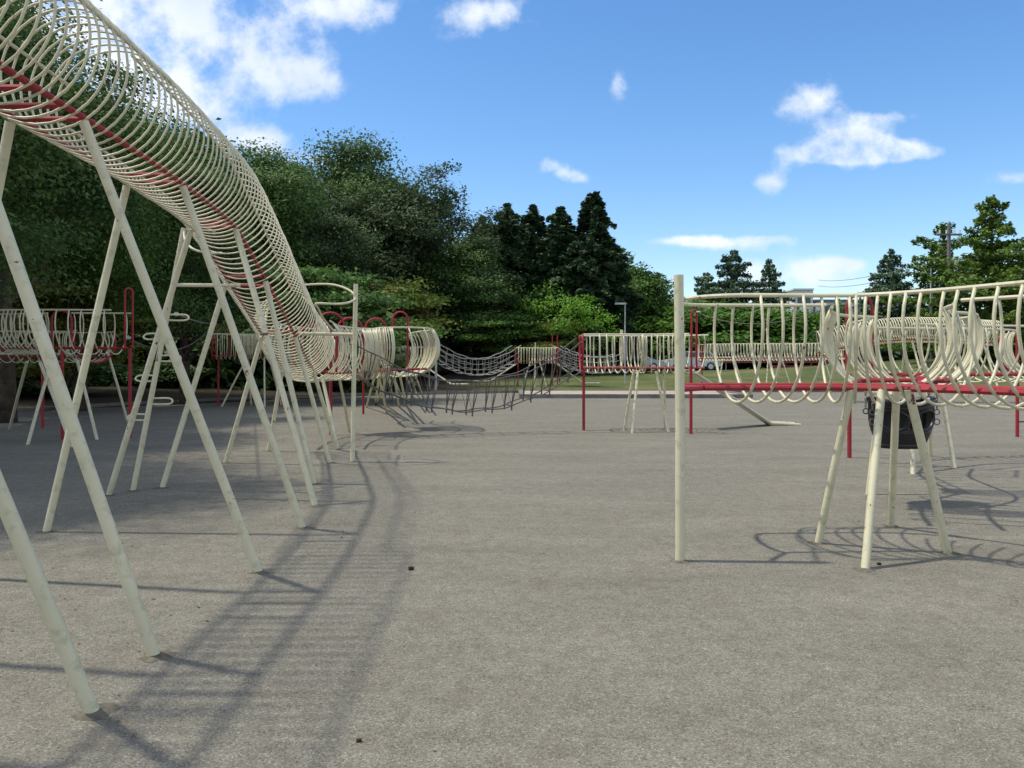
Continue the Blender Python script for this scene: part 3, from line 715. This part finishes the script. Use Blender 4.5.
# overhead cables
def cable(label, a, b, sag, r=0.008):
    a, b = Vector(a), Vector(b); o = thing('cable', label, 'cable', tuple(a), 'thin cables strung between the frames')
    part(MB().tube([a.lerp(b, i / 20) - Vector((0, 0, sag * 4 * (i / 20) * (1 - i / 20))) for i in range(21)], r, 5), 'wire', ROPE, o)
    part(MB().tube([a, a + (b - a).normalized() * 0.15], r * 2.4, 6), 'clamp', STEEL, o)
cable('thin grey cable sagging behind the nearest right cage, above the far hedge', P(697, 312, 16.6), P(826, 309, 12.5), 0.24)
cable('thin cable running from the left climbing pole to the red arch behind', P(176, 314, 10), P(213, 323, 26), 0.05, 0.012)
cable('thin cable hanging low from the far left cage arch to the red arch behind', P(128, 338, 15.6), P(213, 324, 26), 0.5, 0.012)
cable('thin cable from the red arch behind to the tunnel mouth', P(215, 324, 26), P(285, 329, 20), 0.1, 0.012)
cable('faint overhead wire, upper of two between the right utility pole and the white building', P(948, 254, 60), P(818, 280, 140), 0.8, 0.03)
cable('faint overhead wire, lower of two between the right utility pole and the white building', P(948, 262, 60), P(818, 286, 140), 0.8, 0.03)

# ------------------------------------------------------------------ posts, building, cars, shelter
def lamp(label, px, ytop, Y, r=0.05, head=True, kind='lamp_post'):
    x = (px - 512) / F * Y; zt = EYE + (HOR - ytop) / F * Y; z0 = hgt(x, Y)
    o = thing(kind, label, 'pole', (x, Y, z0)); part(MB().tube([(x, Y, z0 - 0.1), (x, Y, zt)], r, 10, r2=r * 0.7), 'shaft', STEEL, o)
    if head: part(MB().box((x - 0.25, Y, zt + 0.02), (0.6, 0.18, 0.1)), 'lamp_head', STEEL, o)
    return o
lamp('slim grey lamp post rising above the middle cage', 625, 304, 45)
lamp('slim grey post under the trees beside the distant left cage', 436, 337, 39, 0.06, False, 'steel_post')
lamp('slim pale lamp post left of the wooden utility pole', 931, 265, 55, 0.09, True)
x0 = (949 - 512) / F * 60; zt = EYE + (HOR - 223) / F * 60
up = thing('utility_pole', 'dark utility pole with crossarm and insulators among the right hand pines', 'pole', (x0, 60, 0.6))
POLE = simple('pole_concrete', (0.14, 0.135, 0.13), 0.8)
part(MB().tube([(x0, 60, 0.3), (x0, 60, zt)], 0.17, 12, r2=0.12), 'shaft', POLE, up)
ca = MB().box((x0 - 0.1, 59.8, zt - 0.9), (1.9, 0.12, 0.14)); cr = part(ca, 'crossarm', POLE, up, False)
for dx in (-0.8, -0.3, 0.3, 0.7): part(MB().tube([(x0 + dx, 59.8, zt - 0.83), (x0 + dx, 59.8, zt - 0.55)], 0.06, 8), 'insulator', WHITE, up, of=cr)
part(MB().tube([(x0 + 0.35, 59.7, zt - 4.2), (x0 + 0.35, 59.7, zt - 2.6)], 0.12, 10), 'cable_housing', STEEL, up)

bd = thing('office_building', 'white flat roofed building with long window bands beyond the far hedge', 'building', (62, 152, 0))
def wb(name, x0, x1, y0, y1, z0, z1, m, of=None): return part(MB().box(((x0 + x1) / 2, (y0 + y1) / 2, (z0 + z1) / 2), (x1 - x0, y1 - y0, z1 - z0)), name, m, bd, False, of)
w1 = wb('wall', 57, 76, 150, 165, 0, 12.6, WHITE); wb('roof', 56.6, 76.4, 149.6, 165.4, 12.6, 13.0, CONC)
for k in range(4):
    for j in range(6):
        x = 58 + j * 3.0; fr = wb('window', x, x + 2.5, 149.9, 150.05, 1.6 + k * 2.9, 3.2 + k * 2.9, GLASS)
        wb('sill', x - 0.05, x + 2.55, 149.75, 149.898, 1.45 + k * 2.9, 1.597 + k * 2.9, WHITE, fr)
w2 = wb('tower', 53, 56.55, 150.2, 160, 0, 14.8, WHITE); wb('tower_roof', 52.7, 56.58, 149.9, 160.3, 14.8, 15.1, WHITE)
for k in range(4): wb('window', 53.6, 56.0, 150.1, 150.25, 2.2 + k * 3.2, 4.0 + k * 3.2, GLASS)

def car(label, x, y, z, rzz, matb, L=4.3):
    c = thing('parked_car', label, 'car', (0, 0, 0), 'cars parked beyond the lawn'); OFFS[c.name] = (0, 0, 0)
    pr = [(-L / 2, .32), (-L / 2, .72), (-L / 2 + .08, .86), (-1.05, .95), (1.25, .93), (L / 2 - .1, .78), (L / 2, .6), (L / 2, .32)]
    part(MB().prism(pr, -.84, .84), 'body', matb, c, False)
    cab = [(-L / 2 + .3, .952), (-L / 2 + .75, 1.40), (-.9, 1.48), (.35, 1.46), (1.2, .952)]
    part(MB().prism(cab, -.72, .72), 'cabin', matb, c, False)
    for sy in (-1, 1):
        for a, b in (((-1.45, 1.02), (-.42, 1.38)), ((-.34, 1.02), (.62, 1.38))):
            w = MB(); ys_ = sy * .725; w.prism([(a[0], a[1]), (b[0] + .1, a[1]), (b[0] - .08, b[1]), (a[0] + .12, b[1])], min(ys_, ys_ + sy * .01), max(ys_, ys_ + sy * .01)); part(w, 'window', GLASS, c, False)
        for xx in (-1.3, 1.3):
            wh = part(MB().tube([(xx, sy * .66, .32), (xx, sy * .86, .32)], .32, 20), 'wheel', RUBBER, c)
            part(MB().tube([(xx, sy * .862, .32), (xx, sy * .885, .32)], .2, 14), 'rim', CARSIL, c, of=wh)
    part(MB().prism([(.42, 1.40), (1.12, .99), (1.14, .995), (.45, 1.42)], -.66, .66), 'windscreen', GLASS, c, False)
    for sy in (-1, 1): part(MB().box((L / 2 + .005, sy * .6, .66), (.05, .34, .13)), 'headlight', WHITE, c, False)
    c.location = (x, y, z); c.rotation_euler = (0, 0, rzz)
car('blue-grey parked car with pale roof seen through the bars of the middle cage', 9.2, 60.5, hgt(9.2, 60) , 0.1, CARBLUE)
car('silver parked car at right end of the row, half hidden behind the near pole', 13.6, 61, hgt(13.6, 60) , math.pi + 0.1, CARSIL)
sh = thing('open_shelter', 'long low open shelter with pale roof and dark red fascia beyond the lawn', 'shelter', (20, 62, .7))
part(MB().box((20.5, 62, 1.75), (9.5, 3.4, 0.16)), 'roof', CARSIL, sh, False)
part(MB().box((20.5, 60.22, 1.5), (9.4, 0.1, 0.3)), 'fascia', DKRED, sh, False); part(MB().box((22.5, 60.1, 1.02), (6.6, 0.1, 0.3)), 'bench_board', DKRED, sh, False)
for k in range(5): part(MB().tube([(16.2 + k * 2.15, 60.6, .4), (16.2 + k * 2.15, 60.6, 1.68)], .06, 8), 'post', STEEL, sh)

# ------------------------------------------------------------------ trees
def broad_meshes(seed, H, CR, base, nclump, nleaf, size, mat, flatten=1.0, layered=False):
    rs = np.random.default_rng(seed); mb = MB()
    lean = rs.normal(size=2) * 0.03 * H
    tk = [Vector((lean[0] * f * f, lean[1] * f * f, H * 0.8 * f)) for f in (0, .25, .5, .75, 1)]
    r0 = 0.022 * H + 0.05; mb.tube(tk, r0, 9, r2=r0 * 0.25)
    # clump centres: union of a few big lobes -> uneven outline
    lobes = []
    nl = 7 if not layered else 9
    for k in range(nl):
        a = 2 * math.pi * k / nl * 2.4 + rs.random(); rr = CR * (0.25 + 0.45 * rs.random()); z = base + (H - base) * (0.18 + 0.72 * (k + rs.random() * .6) / nl)
        rr *= (1.1 - 0.75 * max(0, (z - base) / (H - base) - .3))
        lobes.append((rr * math.cos(a), rr * math.sin(a), z, CR * (0.36 + 0.22 * rs.random()), (H - base) * (0.13 + 0.07 * rs.random()) if not layered else (H - base) * 0.07))
    lobes.append((lean[0], lean[1], H - (H - base) * 0.17, CR * 0.4, (H - base) * 0.17))
    Cs = []; Ns = []
    for i in range(nclump):
        L = lobes[rs.integers(len(lobes))]
        d = rs.normal(size=3); d /= np.linalg.norm(d); q = 0.62 + 0.42 * rs.random() if rs.random() < .8 else rs.random()
        c = np.array([L[0] + d[0] * L[3] * q, L[1] + d[1] * L[3] * q, L[2] + d[2] * L[4] * q * flatten])
        Cs.append(c); Ns.append(d)
        if i % 9 == 0:
            zb = max(base * .7, c[2] - CR * .6) ; f = min(1, zb / (H * .8)); s0 = Vector((lean[0] * f * f, lean[1] * f * f, zb))
            e = Vector(c); m_ = s0.lerp(e, .5) + Vector((0, 0, -0.04 * H * rs.random()))
            mb.tube([s0, m_, e], 0.006 * H, 5, r2=0.012)
    Cs = np.array(Cs); Ns = np.array(Ns)
    csz = CR * 0.125 + 0.10
    V = []
    idx = np.repeat(np.arange(nclump), nleaf)
    rad = np.clip(rs.normal(size=(len(idx), 3)), -1.7, 1.7) * csz * (0.55 + 0.8 * rs.random(nclump))[idx][:, None]; rad[:, 2] *= 0.45 if not layered else 0.2
    PT = Cs[idx] + np.clip(rad, -2.0 * csz, 2.0 * csz)
    zm = np.percentile(PT[:, 2], 99.9); PT[:, 2] = base + (PT[:, 2] - base) * (H - base) / (zm - base)
    V = leaf_quads(PT, Ns[idx], size, rs)
    me = bpy.data.meshes.new('trunk'); me.from_pydata(mb.v, [], mb.f); me.polygons.foreach_set('use_smooth', [True] * len(me.polygons)); me.materials.append(BARK)
    return me, quads_mesh('crown', V, mat)
def conifer_meshes(seed, H, CR, base, tiers, mat, droop=0.25, size=0.12, dens=26, ragged=0.2, top=0.9, up=0.0):
    rs = np.random.default_rng(seed); mb = MB(); mb.tube([(0, 0, 0), (0, 0, H * .5), (0, 0, H * 0.98)], 0.014 * H + .06, 8, r2=0.02)
    Cs = []
    for k in range(tiers):
        f = (k + rs.random() * .5) / tiers; z = base + (H - base) * f; rr = CR * (1 - f) ** top * (1 - ragged / 2 + ragged * rs.normal() * .5) + 0.03
        nb = 7 if f < .7 else 5
        for j in range(nb):
            a = 2 * math.pi * (j + rs.random() * .8) / nb + k * 1.3; L = rr * (1 + ragged * rs.normal() * 0.6)
            if L < .06: L = .06
            e = np.array([L * math.cos(a), L * math.sin(a), -droop * L + up * L]); m_ = e * 0.5 + np.array([0, 0, droop * L * 0.15])
            if k % 2 == 0 or L > 1: mb.tube([(0, 0, z), (m_[0], m_[1], z + m_[2]), (e[0], e[1], z + e[2])], 0.012 * L + 0.012, 4, r2=0.008, caps=False)
            nn = int(dens * (0.12 + L)); t = np.sqrt(rs.random(nn)) * 1.05
            side = (rs.random(nn) - .5) * 0.55 * L * (1.15 - t) + rs.normal(size=nn) * 0.05
            C = np.stack([t * e[0] - side * math.sin(a), t * e[1] + side * math.cos(a), z + t * e[2] - np.abs(side) * 0.35 + rs.normal(size=nn) * 0.12], 1)
            Cs.append(C)
    C = np.concatenate(Cs); d = C.copy(); d[:, 2] = 0; d /= (np.linalg.norm(d, axis=1)[:, None] + 1e-6)
    V = leaf_quads(C, d * 0.4, size, rs, flat=0.3)
    me = bpy.data.meshes.new('trunk'); me.from_pydata(mb.v, [], mb.f); me.polygons.foreach_set('use_smooth', [True] * len(me.polygons)); me.materials.append(BARK)
    return me, quads_mesh('crown', V, mat)
def tree(name, meshes, label, x, y, z=None, s=1.0, rzz=0.0, cat='tree', group=None, sz=1.0):
    if z is None: z = hgt(x, y)
    o = thing(name, label, cat, (x, y, z), group); o.rotation_euler = (0, 0, rzz); o.scale = (s, s, s * sz)
    for nm, me in zip(('trunk', 'crown'), meshes):
        c = bpy.data.objects.new(nm, me); COL.objects.link(c); c.parent = o
    return o
GT = 'trees round the playground'
def top_h(ytop, Y, z0=0.2): return EYE + (HOR - ytop) / F * Y - z0
BIG = [broad_meshes(11, 14, 5.2, 3.0, 210, 190, 0.105, L_DARK), broad_meshes(12, 14, 5.0, 2.5, 210, 190, 0.105, L_GREY), broad_meshes(13, 14, 4.6, 3.0, 110, 170, 0.105, L_GREY)]
NEAR = [broad_meshes(21, 12, 4.4, 2.6, 230, 330, 0.06, L_DARK), broad_meshes(22, 12, 4.4, 2.2, 230, 330, 0.06, L_MID)]
MAPLE = [broad_meshes(31, 5.2, 3.0, 1.0, 300, 80, 0.075, L_MAPLE, layered=True), broad_meshes(32, 5.2, 3.2, 1.4, 300, 80, 0.075, L_MID, layered=True)]
BRI = broad_meshes(41, 6.5, 3.4, 1.4, 46, 75, 0.10, L_BRIGHT)
MIDT = broad_meshes(42, 9, 4.0, 0.8, 300, 90, 0.12, L_MID)
BUSH = [broad_meshes(51, 3.2, 2.2, 0.1, 160, 80, 0.09, L_HEDGE), broad_meshes(52, 3.2, 2.2, 0.1, 160, 70, 0.09, L_DARK)]
CON = [conifer_meshes(61, 14, 3.3, 1.0, 52, L_CON, droop=0.45, dens=85, size=0.15, ragged=0.22, top=0.58), conifer_meshes(62, 14, 3.0, 1.5, 42, L_CON, droop=0.45, dens=80, size=0.15, ragged=0.3, top=0.68)]
CED = [conifer_meshes(71, 12, 6.6, 1.0, 30, L_CEDAR, droop=0.08, dens=85, size=0.13, ragged=0.35, top=0.7), conifer_meshes(72, 12, 6.0, 1.0, 26, L_CEDAR, droop=0.10, dens=75, size=0.13, ragged=0.3, top=0.8)]
PIN = [conifer_meshes(81, 12, 4.6, 0.5, 36, L_PINE, droop=-0.05, dens=75, size=0.12, ragged=0.7, top=0.6), conifer_meshes(83, 12, 4.6, 0.5, 30, L_PINE, droop=-0.1, dens=65, size=0.12, ragged=0.7, top=0.6)]

def T(nm, mesh, H0, label, px, ytop, Y, rzz=0, wide=1.0, g=GT):
    x = (px - 512) / F * Y; z0 = hgt(x, Y); h = EYE + (HOR - ytop) / F * Y - z0; s = h / H0
    return tree(nm, mesh, label, x, Y, z0, s * wide, rzz, 'tree', g, 1 / wide)
# shading trees to the left of the yard
T('broadleaf_tree', NEAR[0], 12, 'near dark leafy tree whose boughs hang over the far left, seen through the tunnel rings', -120, -95, 14.5, 0.3)
tree('broadleaf_tree', NEAR[1], 'big leafy tree at the left edge of the frame, shading the gravel', -10.2, 9.0, 0, 0.85, 1.3, group=GT)
T('broadleaf_tree', NEAR[0], 12, 'tall dark leafy tree rising behind the ring tunnel at upper left', 5, -25, 19.5, 2.1)
T('broadleaf_tree', NEAR[1], 12, 'leafy green tree behind the tunnel legs, left of the climbing pole', 80, 90, 24, 0.8, 0.85)
T('broadleaf_tree', NEAR[0], 12, 'dark leafy tree behind the left climbing pole', 185, 165, 28, 4.0, 0.9)
T('broadleaf_tree', NEAR[1], 12, 'leafy tree deep behind the far left cage', 30, 60, 30, 1.9)
for i, (mi, px, yt, Y, rr, wd, lab) in enumerate([
    (0, 240, 140, 44, 0.5, 1.0, 'dark round tree beside the lower bend of the ring tunnel, touching the sky'),
    (1, 300, 165, 50, 1.5, 0.95, 'grey-green tree just right of the ring tunnel top edge'),
    (0, 365, 133, 56, 2.2, 0.9, 'tallest dark broadleaf tree, its top nearest the big cloud'),
    (1, 385, 185, 52, 0.1, 1.1, 'wide grey-green tree in front of the tallest broadleaf tree'),
    (2, 445, 165, 54, 3.3, 0.95, 'open crowned tree with sky holes left of the conifer row'),
    (1, 330, 215, 47, 5.1, 1.0, 'dark spreading tree above the red arches'),
    (0, 470, 240, 53, 4.4, 1.15, 'low dark tree filling the gap beneath the open crowned tree'),
    (0, 160, 120, 44, 2.9, 1.1, 'dark tree in the far wood behind the tunnel legs'),
    (1, 20, 110, 44, 3.9, 1.1, 'grey-green tree in the far wood at the left edge'),
    (0, 560, 262, 62, 1.9, 1.2, 'dark tree deep behind the conifer row')]):
    T('broadleaf_tree', BIG[mi], 14, lab, px, yt, Y, rr, wd)
for i, (mi, px, yt, Y, rr, wd, lab) in enumerate([
    (1, 482, 216, 60, 4.1, 1.5, 'dark conifer half hidden behind the open crowned tree'), (0, 576, 232, 62, 5.3, 1.3, 'shorter dark conifer filling the gap left of the tallest conifer'), (0, 546, 240, 62, 0.9, 1.3, 'shorter dark conifer filling the middle of the conifer row'), (1, 508, 204, 56, 0.5, 1.55, 'slim dark conifer with free standing tip, first right of the broadleaf trees'), (1, 533, 205, 58, 1.5, 1.6, 'slim dark conifer, second free standing tip right of the broadleaf trees'),
    (1, 560, 207, 56, 2.4, 1.7, 'dark conifer whose tip stands next left of the tallest conifer'), (0, 593, 192, 55, 3.3, 1.3, 'tallest and densest dark conifer at right end of the row')]):
    T('conifer_tree', CON[mi], 14, lab, px, yt, Y, rr, wd)
T('broadleaf_tree', MIDT, 9, 'mid green tree right of the conifer row', 634, 264, 70, 1.0, 1.0)
T('broadleaf_tree', MIDT, 9, 'lower green tree beside the lamp post above the middle cage', 664, 292, 74, 2.6, 1.1)
T('broadleaf_tree', BRI, 6.5, 'bright yellow-green tree in sun in front of the dark conifers', 548, 281, 53, 0.4, 1.0)
T('broadleaf_tree', BRI, 6.5, 'small bright green tree just left of the middle cage end', 588, 297, 52, 2.4, 0.9)
T('broadleaf_tree', MAPLE[0], 5.2, 'layered yellow-green maple left of the net bridge', 392, 280, 47, 1.1, 1.25)
T('broadleaf_tree', MAPLE[1], 5.2, 'layered green maple behind the looped guard rail of the tunnel', 325, 268, 30, 2.9, 1.2)
T('broadleaf_tree', MAPLE[0], 5.2, 'reddish tinged maple behind the far left red arch', 62, 284, 24, 4.1, 1.3)
T('broadleaf_tree', MAPLE[1], 5.2, 'low spreading tree above the net bridge', 500, 314, 52, 5.0, 1.4)
T('broadleaf_tree', MAPLE[0], 5.2, 'low reddish-green maple beside the bright green trees', 556, 320, 52, 0.3, 1.2)
T('cedar_tree', CED[0], 12, 'large tiered cedar above the nearest right cage', 733, 250, 75, 0.3, 1.0)
T('cedar_tree', CED[0], 12, 'dense cedar on the left shoulder of the large tiered one', 706, 272, 78, 1.9, 1.0)
T('cedar_tree', CED[1], 12, 'small pointed cedar right of the large tiered one', 769, 259, 78, 2.3, 0.95)
T('cedar_tree', CED[1], 12, 'solitary blue-green cedar right of the white building', 891, 249, 66, 4.3, 1.1)
T('pine_tree', PIN[0], 12, 'tallest bright green pine near the right edge', 992, 196, 52, 0.6, 1.15)
T('pine_tree', PIN[1], 12, 'open green pine behind the utility pole', 944, 224, 65, 2.2, 1.2)
T('pine_tree', PIN[0], 12, 'green pine cut by the right edge of the picture', 1046, 215, 58, 4.2, 1.2)
for i, (mi, px, yt, Y, rr, lab) in enumerate([(0, 700, 300, 66, 0.2, 'round green bush at left end of the far hedge, right of the near pole'), (0, 738, 304, 66, 1.1, 'round green bush, second in the far hedge'), (0, 770, 304, 66, 2.0, 'round green bush, middle of the far hedge'), (1, 812, 340, 67, 3.0, 'low dark green bush where the far hedge meets the white building'),
        (1, 850, 342, 70, 4.0, 'dark bush behind the distant ring tunnel, left part'), (1, 905, 334, 68, 5.0, 'dark bush below the solitary cedar'), (1, 955, 308, 66, 0.9, 'dark bush at the foot of the utility pole'), (1, 1010, 312, 64, 1.9, 'dark bush at the foot of the tallest pine'), (0, 660, 318, 68, 2.8, 'round green bush behind the parked cars'), (1, 620, 328, 70, 3.6, 'dark bush behind the lamp post base'),
        ]):
    T('round_bush', BUSH[mi], 3.2, lab, px, yt, Y, rr, 1.35, 'bushes beyond the lawn')
for i, (px, yt, Y, rr, lab) in enumerate([(170, 362, 36, 1.2, 'dark undergrowth bush behind the climbing pole steps'), (60, 355, 30, 2.2, 'dark undergrowth bush behind the far left cage'), (300, 365, 38, 3.2, 'dark undergrowth bush behind the tunnel mouth'), (350, 350, 45, .2, 'dark undergrowth bush beneath the layered green maple'), (235, 350, 42, 1.9, 'dark undergrowth bush behind the small back cage'), (420, 352, 50, 4.2, 'dark undergrowth bush beneath the yellow-green maple'), (480, 350, 54, 2.2, 'dark undergrowth bush behind the net bridge'), (590, 350, 56, 5.2, 'dark undergrowth bush beneath the small bright green tree'), (540, 350, 58, 0.2, 'dark undergrowth bush below the conifer row'), (-30, 350, 28, 0.9, 'dark undergrowth bush at the left edge of the wood'), (115, 350, 40, 0.5, 'dark undergrowth bush deep in the left wood')]):
    T('round_bush', BUSH[1], 3.2, lab, px, yt, Y, rr, 2.2, 'undergrowth bushes in the wood')
# the far wood behind, one mass
def far_wood(name, spec, mat, seed, label):
    rs = np.random.default_rng(seed); Cs = []
    for (px0, px1, y0, y1, Y, n_) in spec:
        px = px0 + (px1 - px0) * rs.random(n_); yy = Y + rs.random(n_) * 6; top = y0 + 10 * np.sin(px / 17.0) + 8 * np.sin(px / 7.3 + 2)
        f = rs.random(n_); z = EYE + (HOR - (top + (y1 - top) * f)) / F * yy
        Cs.append(np.stack([(px - 512) / F * yy, yy, z], 1))
    C = np.concatenate(Cs); idx = np.repeat(np.arange(len(C)), 14); Cc = C[idx] + rs.normal(size=(len(idx), 3)) * np.array([.8, .8, .35])
    V = leaf_quads(Cc, np.zeros_like(Cc), 0.3, rs)
    o = link(name, quads_mesh(name, V, mat)); tag(o, label, 'woodland', kind='stuff')
far_wood('far_wood', [(-500, 380, 318, 398, 37, 3500), (200, 650, 272, 385, 70, 5000), (330, 500, 235, 385, 62, 1500), (-300, 225, 150, 390, 52, 5000), (225, 340, 205, 390, 52, 1500)], L_DARK, 5, 'dark mass of far trees filling the gaps behind the playground trees')
far_wood('far_treeline', [(600, 1100, 318, 362, 120, 2500)], L_MID, 6, 'distant green treeline beyond the parked cars')

# ------------------------------------------------------------------ camera, light, sky
cam = bpy.data.objects.new('camera', bpy.data.cameras.new('camera')); COL.objects.link(cam); SC.camera = cam
cam.location = (0, 0, EYE); cam.rotation_euler = (R(90), 0, 0)
cam.data.sensor_width = 36; cam.data.lens = 36 * F / 1024; cam.data.shift_y = -23 / 1024; cam.data.clip_end = 3000; cam.data.clip_start = 0.05

ELEV = R(63)
S_DIR = Vector((-math.cos(ELEV), 0.02, math.sin(ELEV)))   # towards the sun
sun = bpy.data.objects.new('sun', bpy.data.lights.new('sun', 'SUN')); COL.objects.link(sun)
sun.data.energy = 2.6; sun.data.angle = R(1.5); sun.data.color = (1.0, 0.93, 0.80)
sun.rotation_euler = S_DIR.to_track_quat('Z', 'Y').to_euler()

w = bpy.data.worlds.new('World'); SC.world = w; w.use_nodes = True; nt = w.node_tree; nt.nodes.clear()
out = N(nt, 'ShaderNodeOutputWorld'); bg = N(nt, 'ShaderNodeBackground'); nt.links.new(bg.outputs[0], out.inputs[0])
sky = N(nt, 'ShaderNodeTexSky'); sky.sky_type = 'NISHITA'; sky.sun_disc = False; sky.sun_elevation = ELEV; sky.sun_rotation = R(-90)
sky.altitude = 200; sky.air_density = 1.0; sky.dust_density = 0.6; sky.ozone_density = 2.2
tc = N(nt, 'ShaderNodeTexCoord'); sx = N(nt, 'ShaderNodeSeparateXYZ'); nt.links.new(tc.outputs['Generated'], sx.inputs[0])
def M(op, a, b=None, c=None):
    n = N(nt, 'ShaderNodeMath', operation=op)
    for i, v in enumerate((a, b, c)):
        if v is None: continue
        if isinstance(v, (int, float)): n.inputs[i].default_value = v
        else: nt.links.new(v, n.inputs[i])
    return n.outputs[0]
yy = M('MAXIMUM', sx.outputs[1], 0.03); U = M('DIVIDE', sx.outputs[0], yy); Vv = M('DIVIDE', sx.outputs[2], yy)
cv = N(nt, 'ShaderNodeCombineXYZ'); nt.links.new(U, cv.inputs[0]); nt.links.new(Vv, cv.inputs[1])
nz = N(nt, 'ShaderNodeTexNoise'); nz.inputs['Scale'].default_value = 14; nz.inputs['Detail'].default_value = 8; nz.inputs['Roughness'].default_value = 0.6
nt.links.new(cv.outputs[0], nz.inputs['Vector'])
nz2 = N(nt, 'ShaderNodeTexNoise'); nz2.inputs['Scale'].default_value = 4.5; nz2.inputs['Detail'].default_value = 6
nt.links.new(cv.outputs[0], nz2.inputs['Vector'])
blobs = [(30, 50, 150, 95, 1.0), (165, 5, 60, 34, .9), (340, 8, 62, 24, 1.1), (275, 50, 45, 26, 1.05), (305, 85, 46, 22, 1.15), (150, 62, 55, 45, .8), (200, 105, 36, 22, .8), (255, 140, 42, 18, 1.1), (318, 160, 26, 10, .8), (484, 16, 42, 24, 1.2),
         (617, 84, 11, 18, 1.05), (551, 166, 17, 12, .98), (574, 177, 16, 8, .7), (804, 101, 34, 20, 1.25), (852, 136, 36, 13, 1.2), (812, 156, 40, 13, 1.05), (770, 182, 22, 12, 1.05), (905, 152, 42, 12, 1.05), (884, 118, 30, 9, .9), (862, 152, 40, 13, 1.2), (725, 243, 62, 8, 1.0), (680, 240, 30, 5, .7), (772, 238, 28, 5, .7),
         (800, 270, 60, 15, 1.0), (846, 264, 24, 7, .95), (745, 290, 50, 16, .8), (870, 290, 50, 12, .7), (1030, 178, 30, 8, .7), (1030, 285, 40, 40, .8)]
acc = None
for px, py, rx, ry, k in blobs:
    du = M('MULTIPLY', M('SUBTRACT', U, (px - 512) / F), F / rx); dv = M('MULTIPLY', M('SUBTRACT', Vv, (HOR - py) / F), F / ry)
    d2 = M('ADD', M('MULTIPLY', du, du), M('MULTIPLY', dv, dv)); g_ = M('MULTIPLY', M('POWER', 2.718, M('MULTIPLY', d2, -0.8)), k)
    acc = g_ if acc is None else M('ADD', acc, g_)
acc = M('MINIMUM', acc, 1.15)
dens = M('ADD', acc, M('MULTIPLY', M('SUBTRACT', nz.outputs[0], 0.5), 2.6))
mr = N(nt, 'ShaderNodeMapRange', interpolation_type='SMOOTHSTEP'); mr.inputs['From Min'].default_value = 0.45; mr.inputs['From Max'].default_value = 1.38
nt.links.new(dens, mr.inputs[0])
front = M('GREATER_THAN', sx.outputs[1], 0.04)
fac = M('MULTIPLY', M('MULTIPLY', mr.outputs[0], front), M('MINIMUM', M('MULTIPLY', acc, 1.6), 0.93))
nz3 = N(nt, 'ShaderNodeTexNoise'); nz3.inputs['Scale'].default_value = 2.2; nz3.inputs['Detail'].default_value = 7; nt.links.new(tc.outputs['Generated'], nz3.inputs['Vector'])
mr3 = N(nt, 'ShaderNodeMapRange', interpolation_type='SMOOTHSTEP'); mr3.inputs['From Min'].default_value = 0.40; mr3.inputs['From Max'].default_value = 0.58; nt.links.new(nz3.outputs[0], mr3.inputs[0])
# y / z: how far a direction lies in front of the zenith; unseen clouds added overhead and behind to give white fill light
beh = N(nt, 'ShaderNodeMapRange', interpolation_type='SMOOTHSTEP'); beh.inputs['From Min'].default_value = 0.80; beh.inputs['From Max'].default_value = 0.55; nt.links.new(sx.outputs[1], beh.inputs[0])
fac = M('MAXIMUM', fac, M('MULTIPLY', M('MULTIPLY', mr3.outputs[0], beh.outputs[0]), M('GREATER_THAN', sx.outputs[2], 0.0)))
shade = N(nt, 'ShaderNodeValToRGB'); shade.color_ramp.elements[0].color = (3.3, 3.8, 4.7, 1); shade.color_ramp.elements[0].position = 0.3; shade.color_ramp.elements[1].color = (4.7, 4.9, 5.2, 1); shade.color_ramp.elements[1].position = 0.6
nt.links.new(nz2.outputs[0], shade.inputs[0])
hsv = N(nt, 'ShaderNodeHueSaturation'); hsv.inputs['Saturation'].default_value = 1.25; hsv.inputs['Value'].default_value = 0.90; nt.links.new(sky.outputs[0], hsv.inputs['Color'])
mx = N(nt, 'ShaderNodeMix', data_type='RGBA'); nt.links.new(fac, mx.inputs[0]); tn = N(nt, 'ShaderNodeMix', data_type='RGBA', blend_type='MULTIPLY'); tn.inputs[0].default_value = 1.0; tn.inputs[7].default_value = (0.97, 0.95, 0.96, 1); nt.links.new(hsv.outputs[0], tn.inputs[6]); nt.links.new(tn.outputs[2], mx.inputs[6]); nt.links.new(shade.outputs[0], mx.inputs[7])
nt.links.new(mx.outputs[2], bg.inputs[0]); bg.inputs[1].default_value = 0.15

SC.view_settings.view_transform = 'Standard'; SC.view_settings.look = 'None'; SC.view_settings.gamma = 1; SC.view_settings.exposure = 0.6
SC.render.engine = 'CYCLES'; SC.cycles.max_bounces = 5; SC.cycles.diffuse_bounces = 3; SC.cycles.transmission_bounces = 2
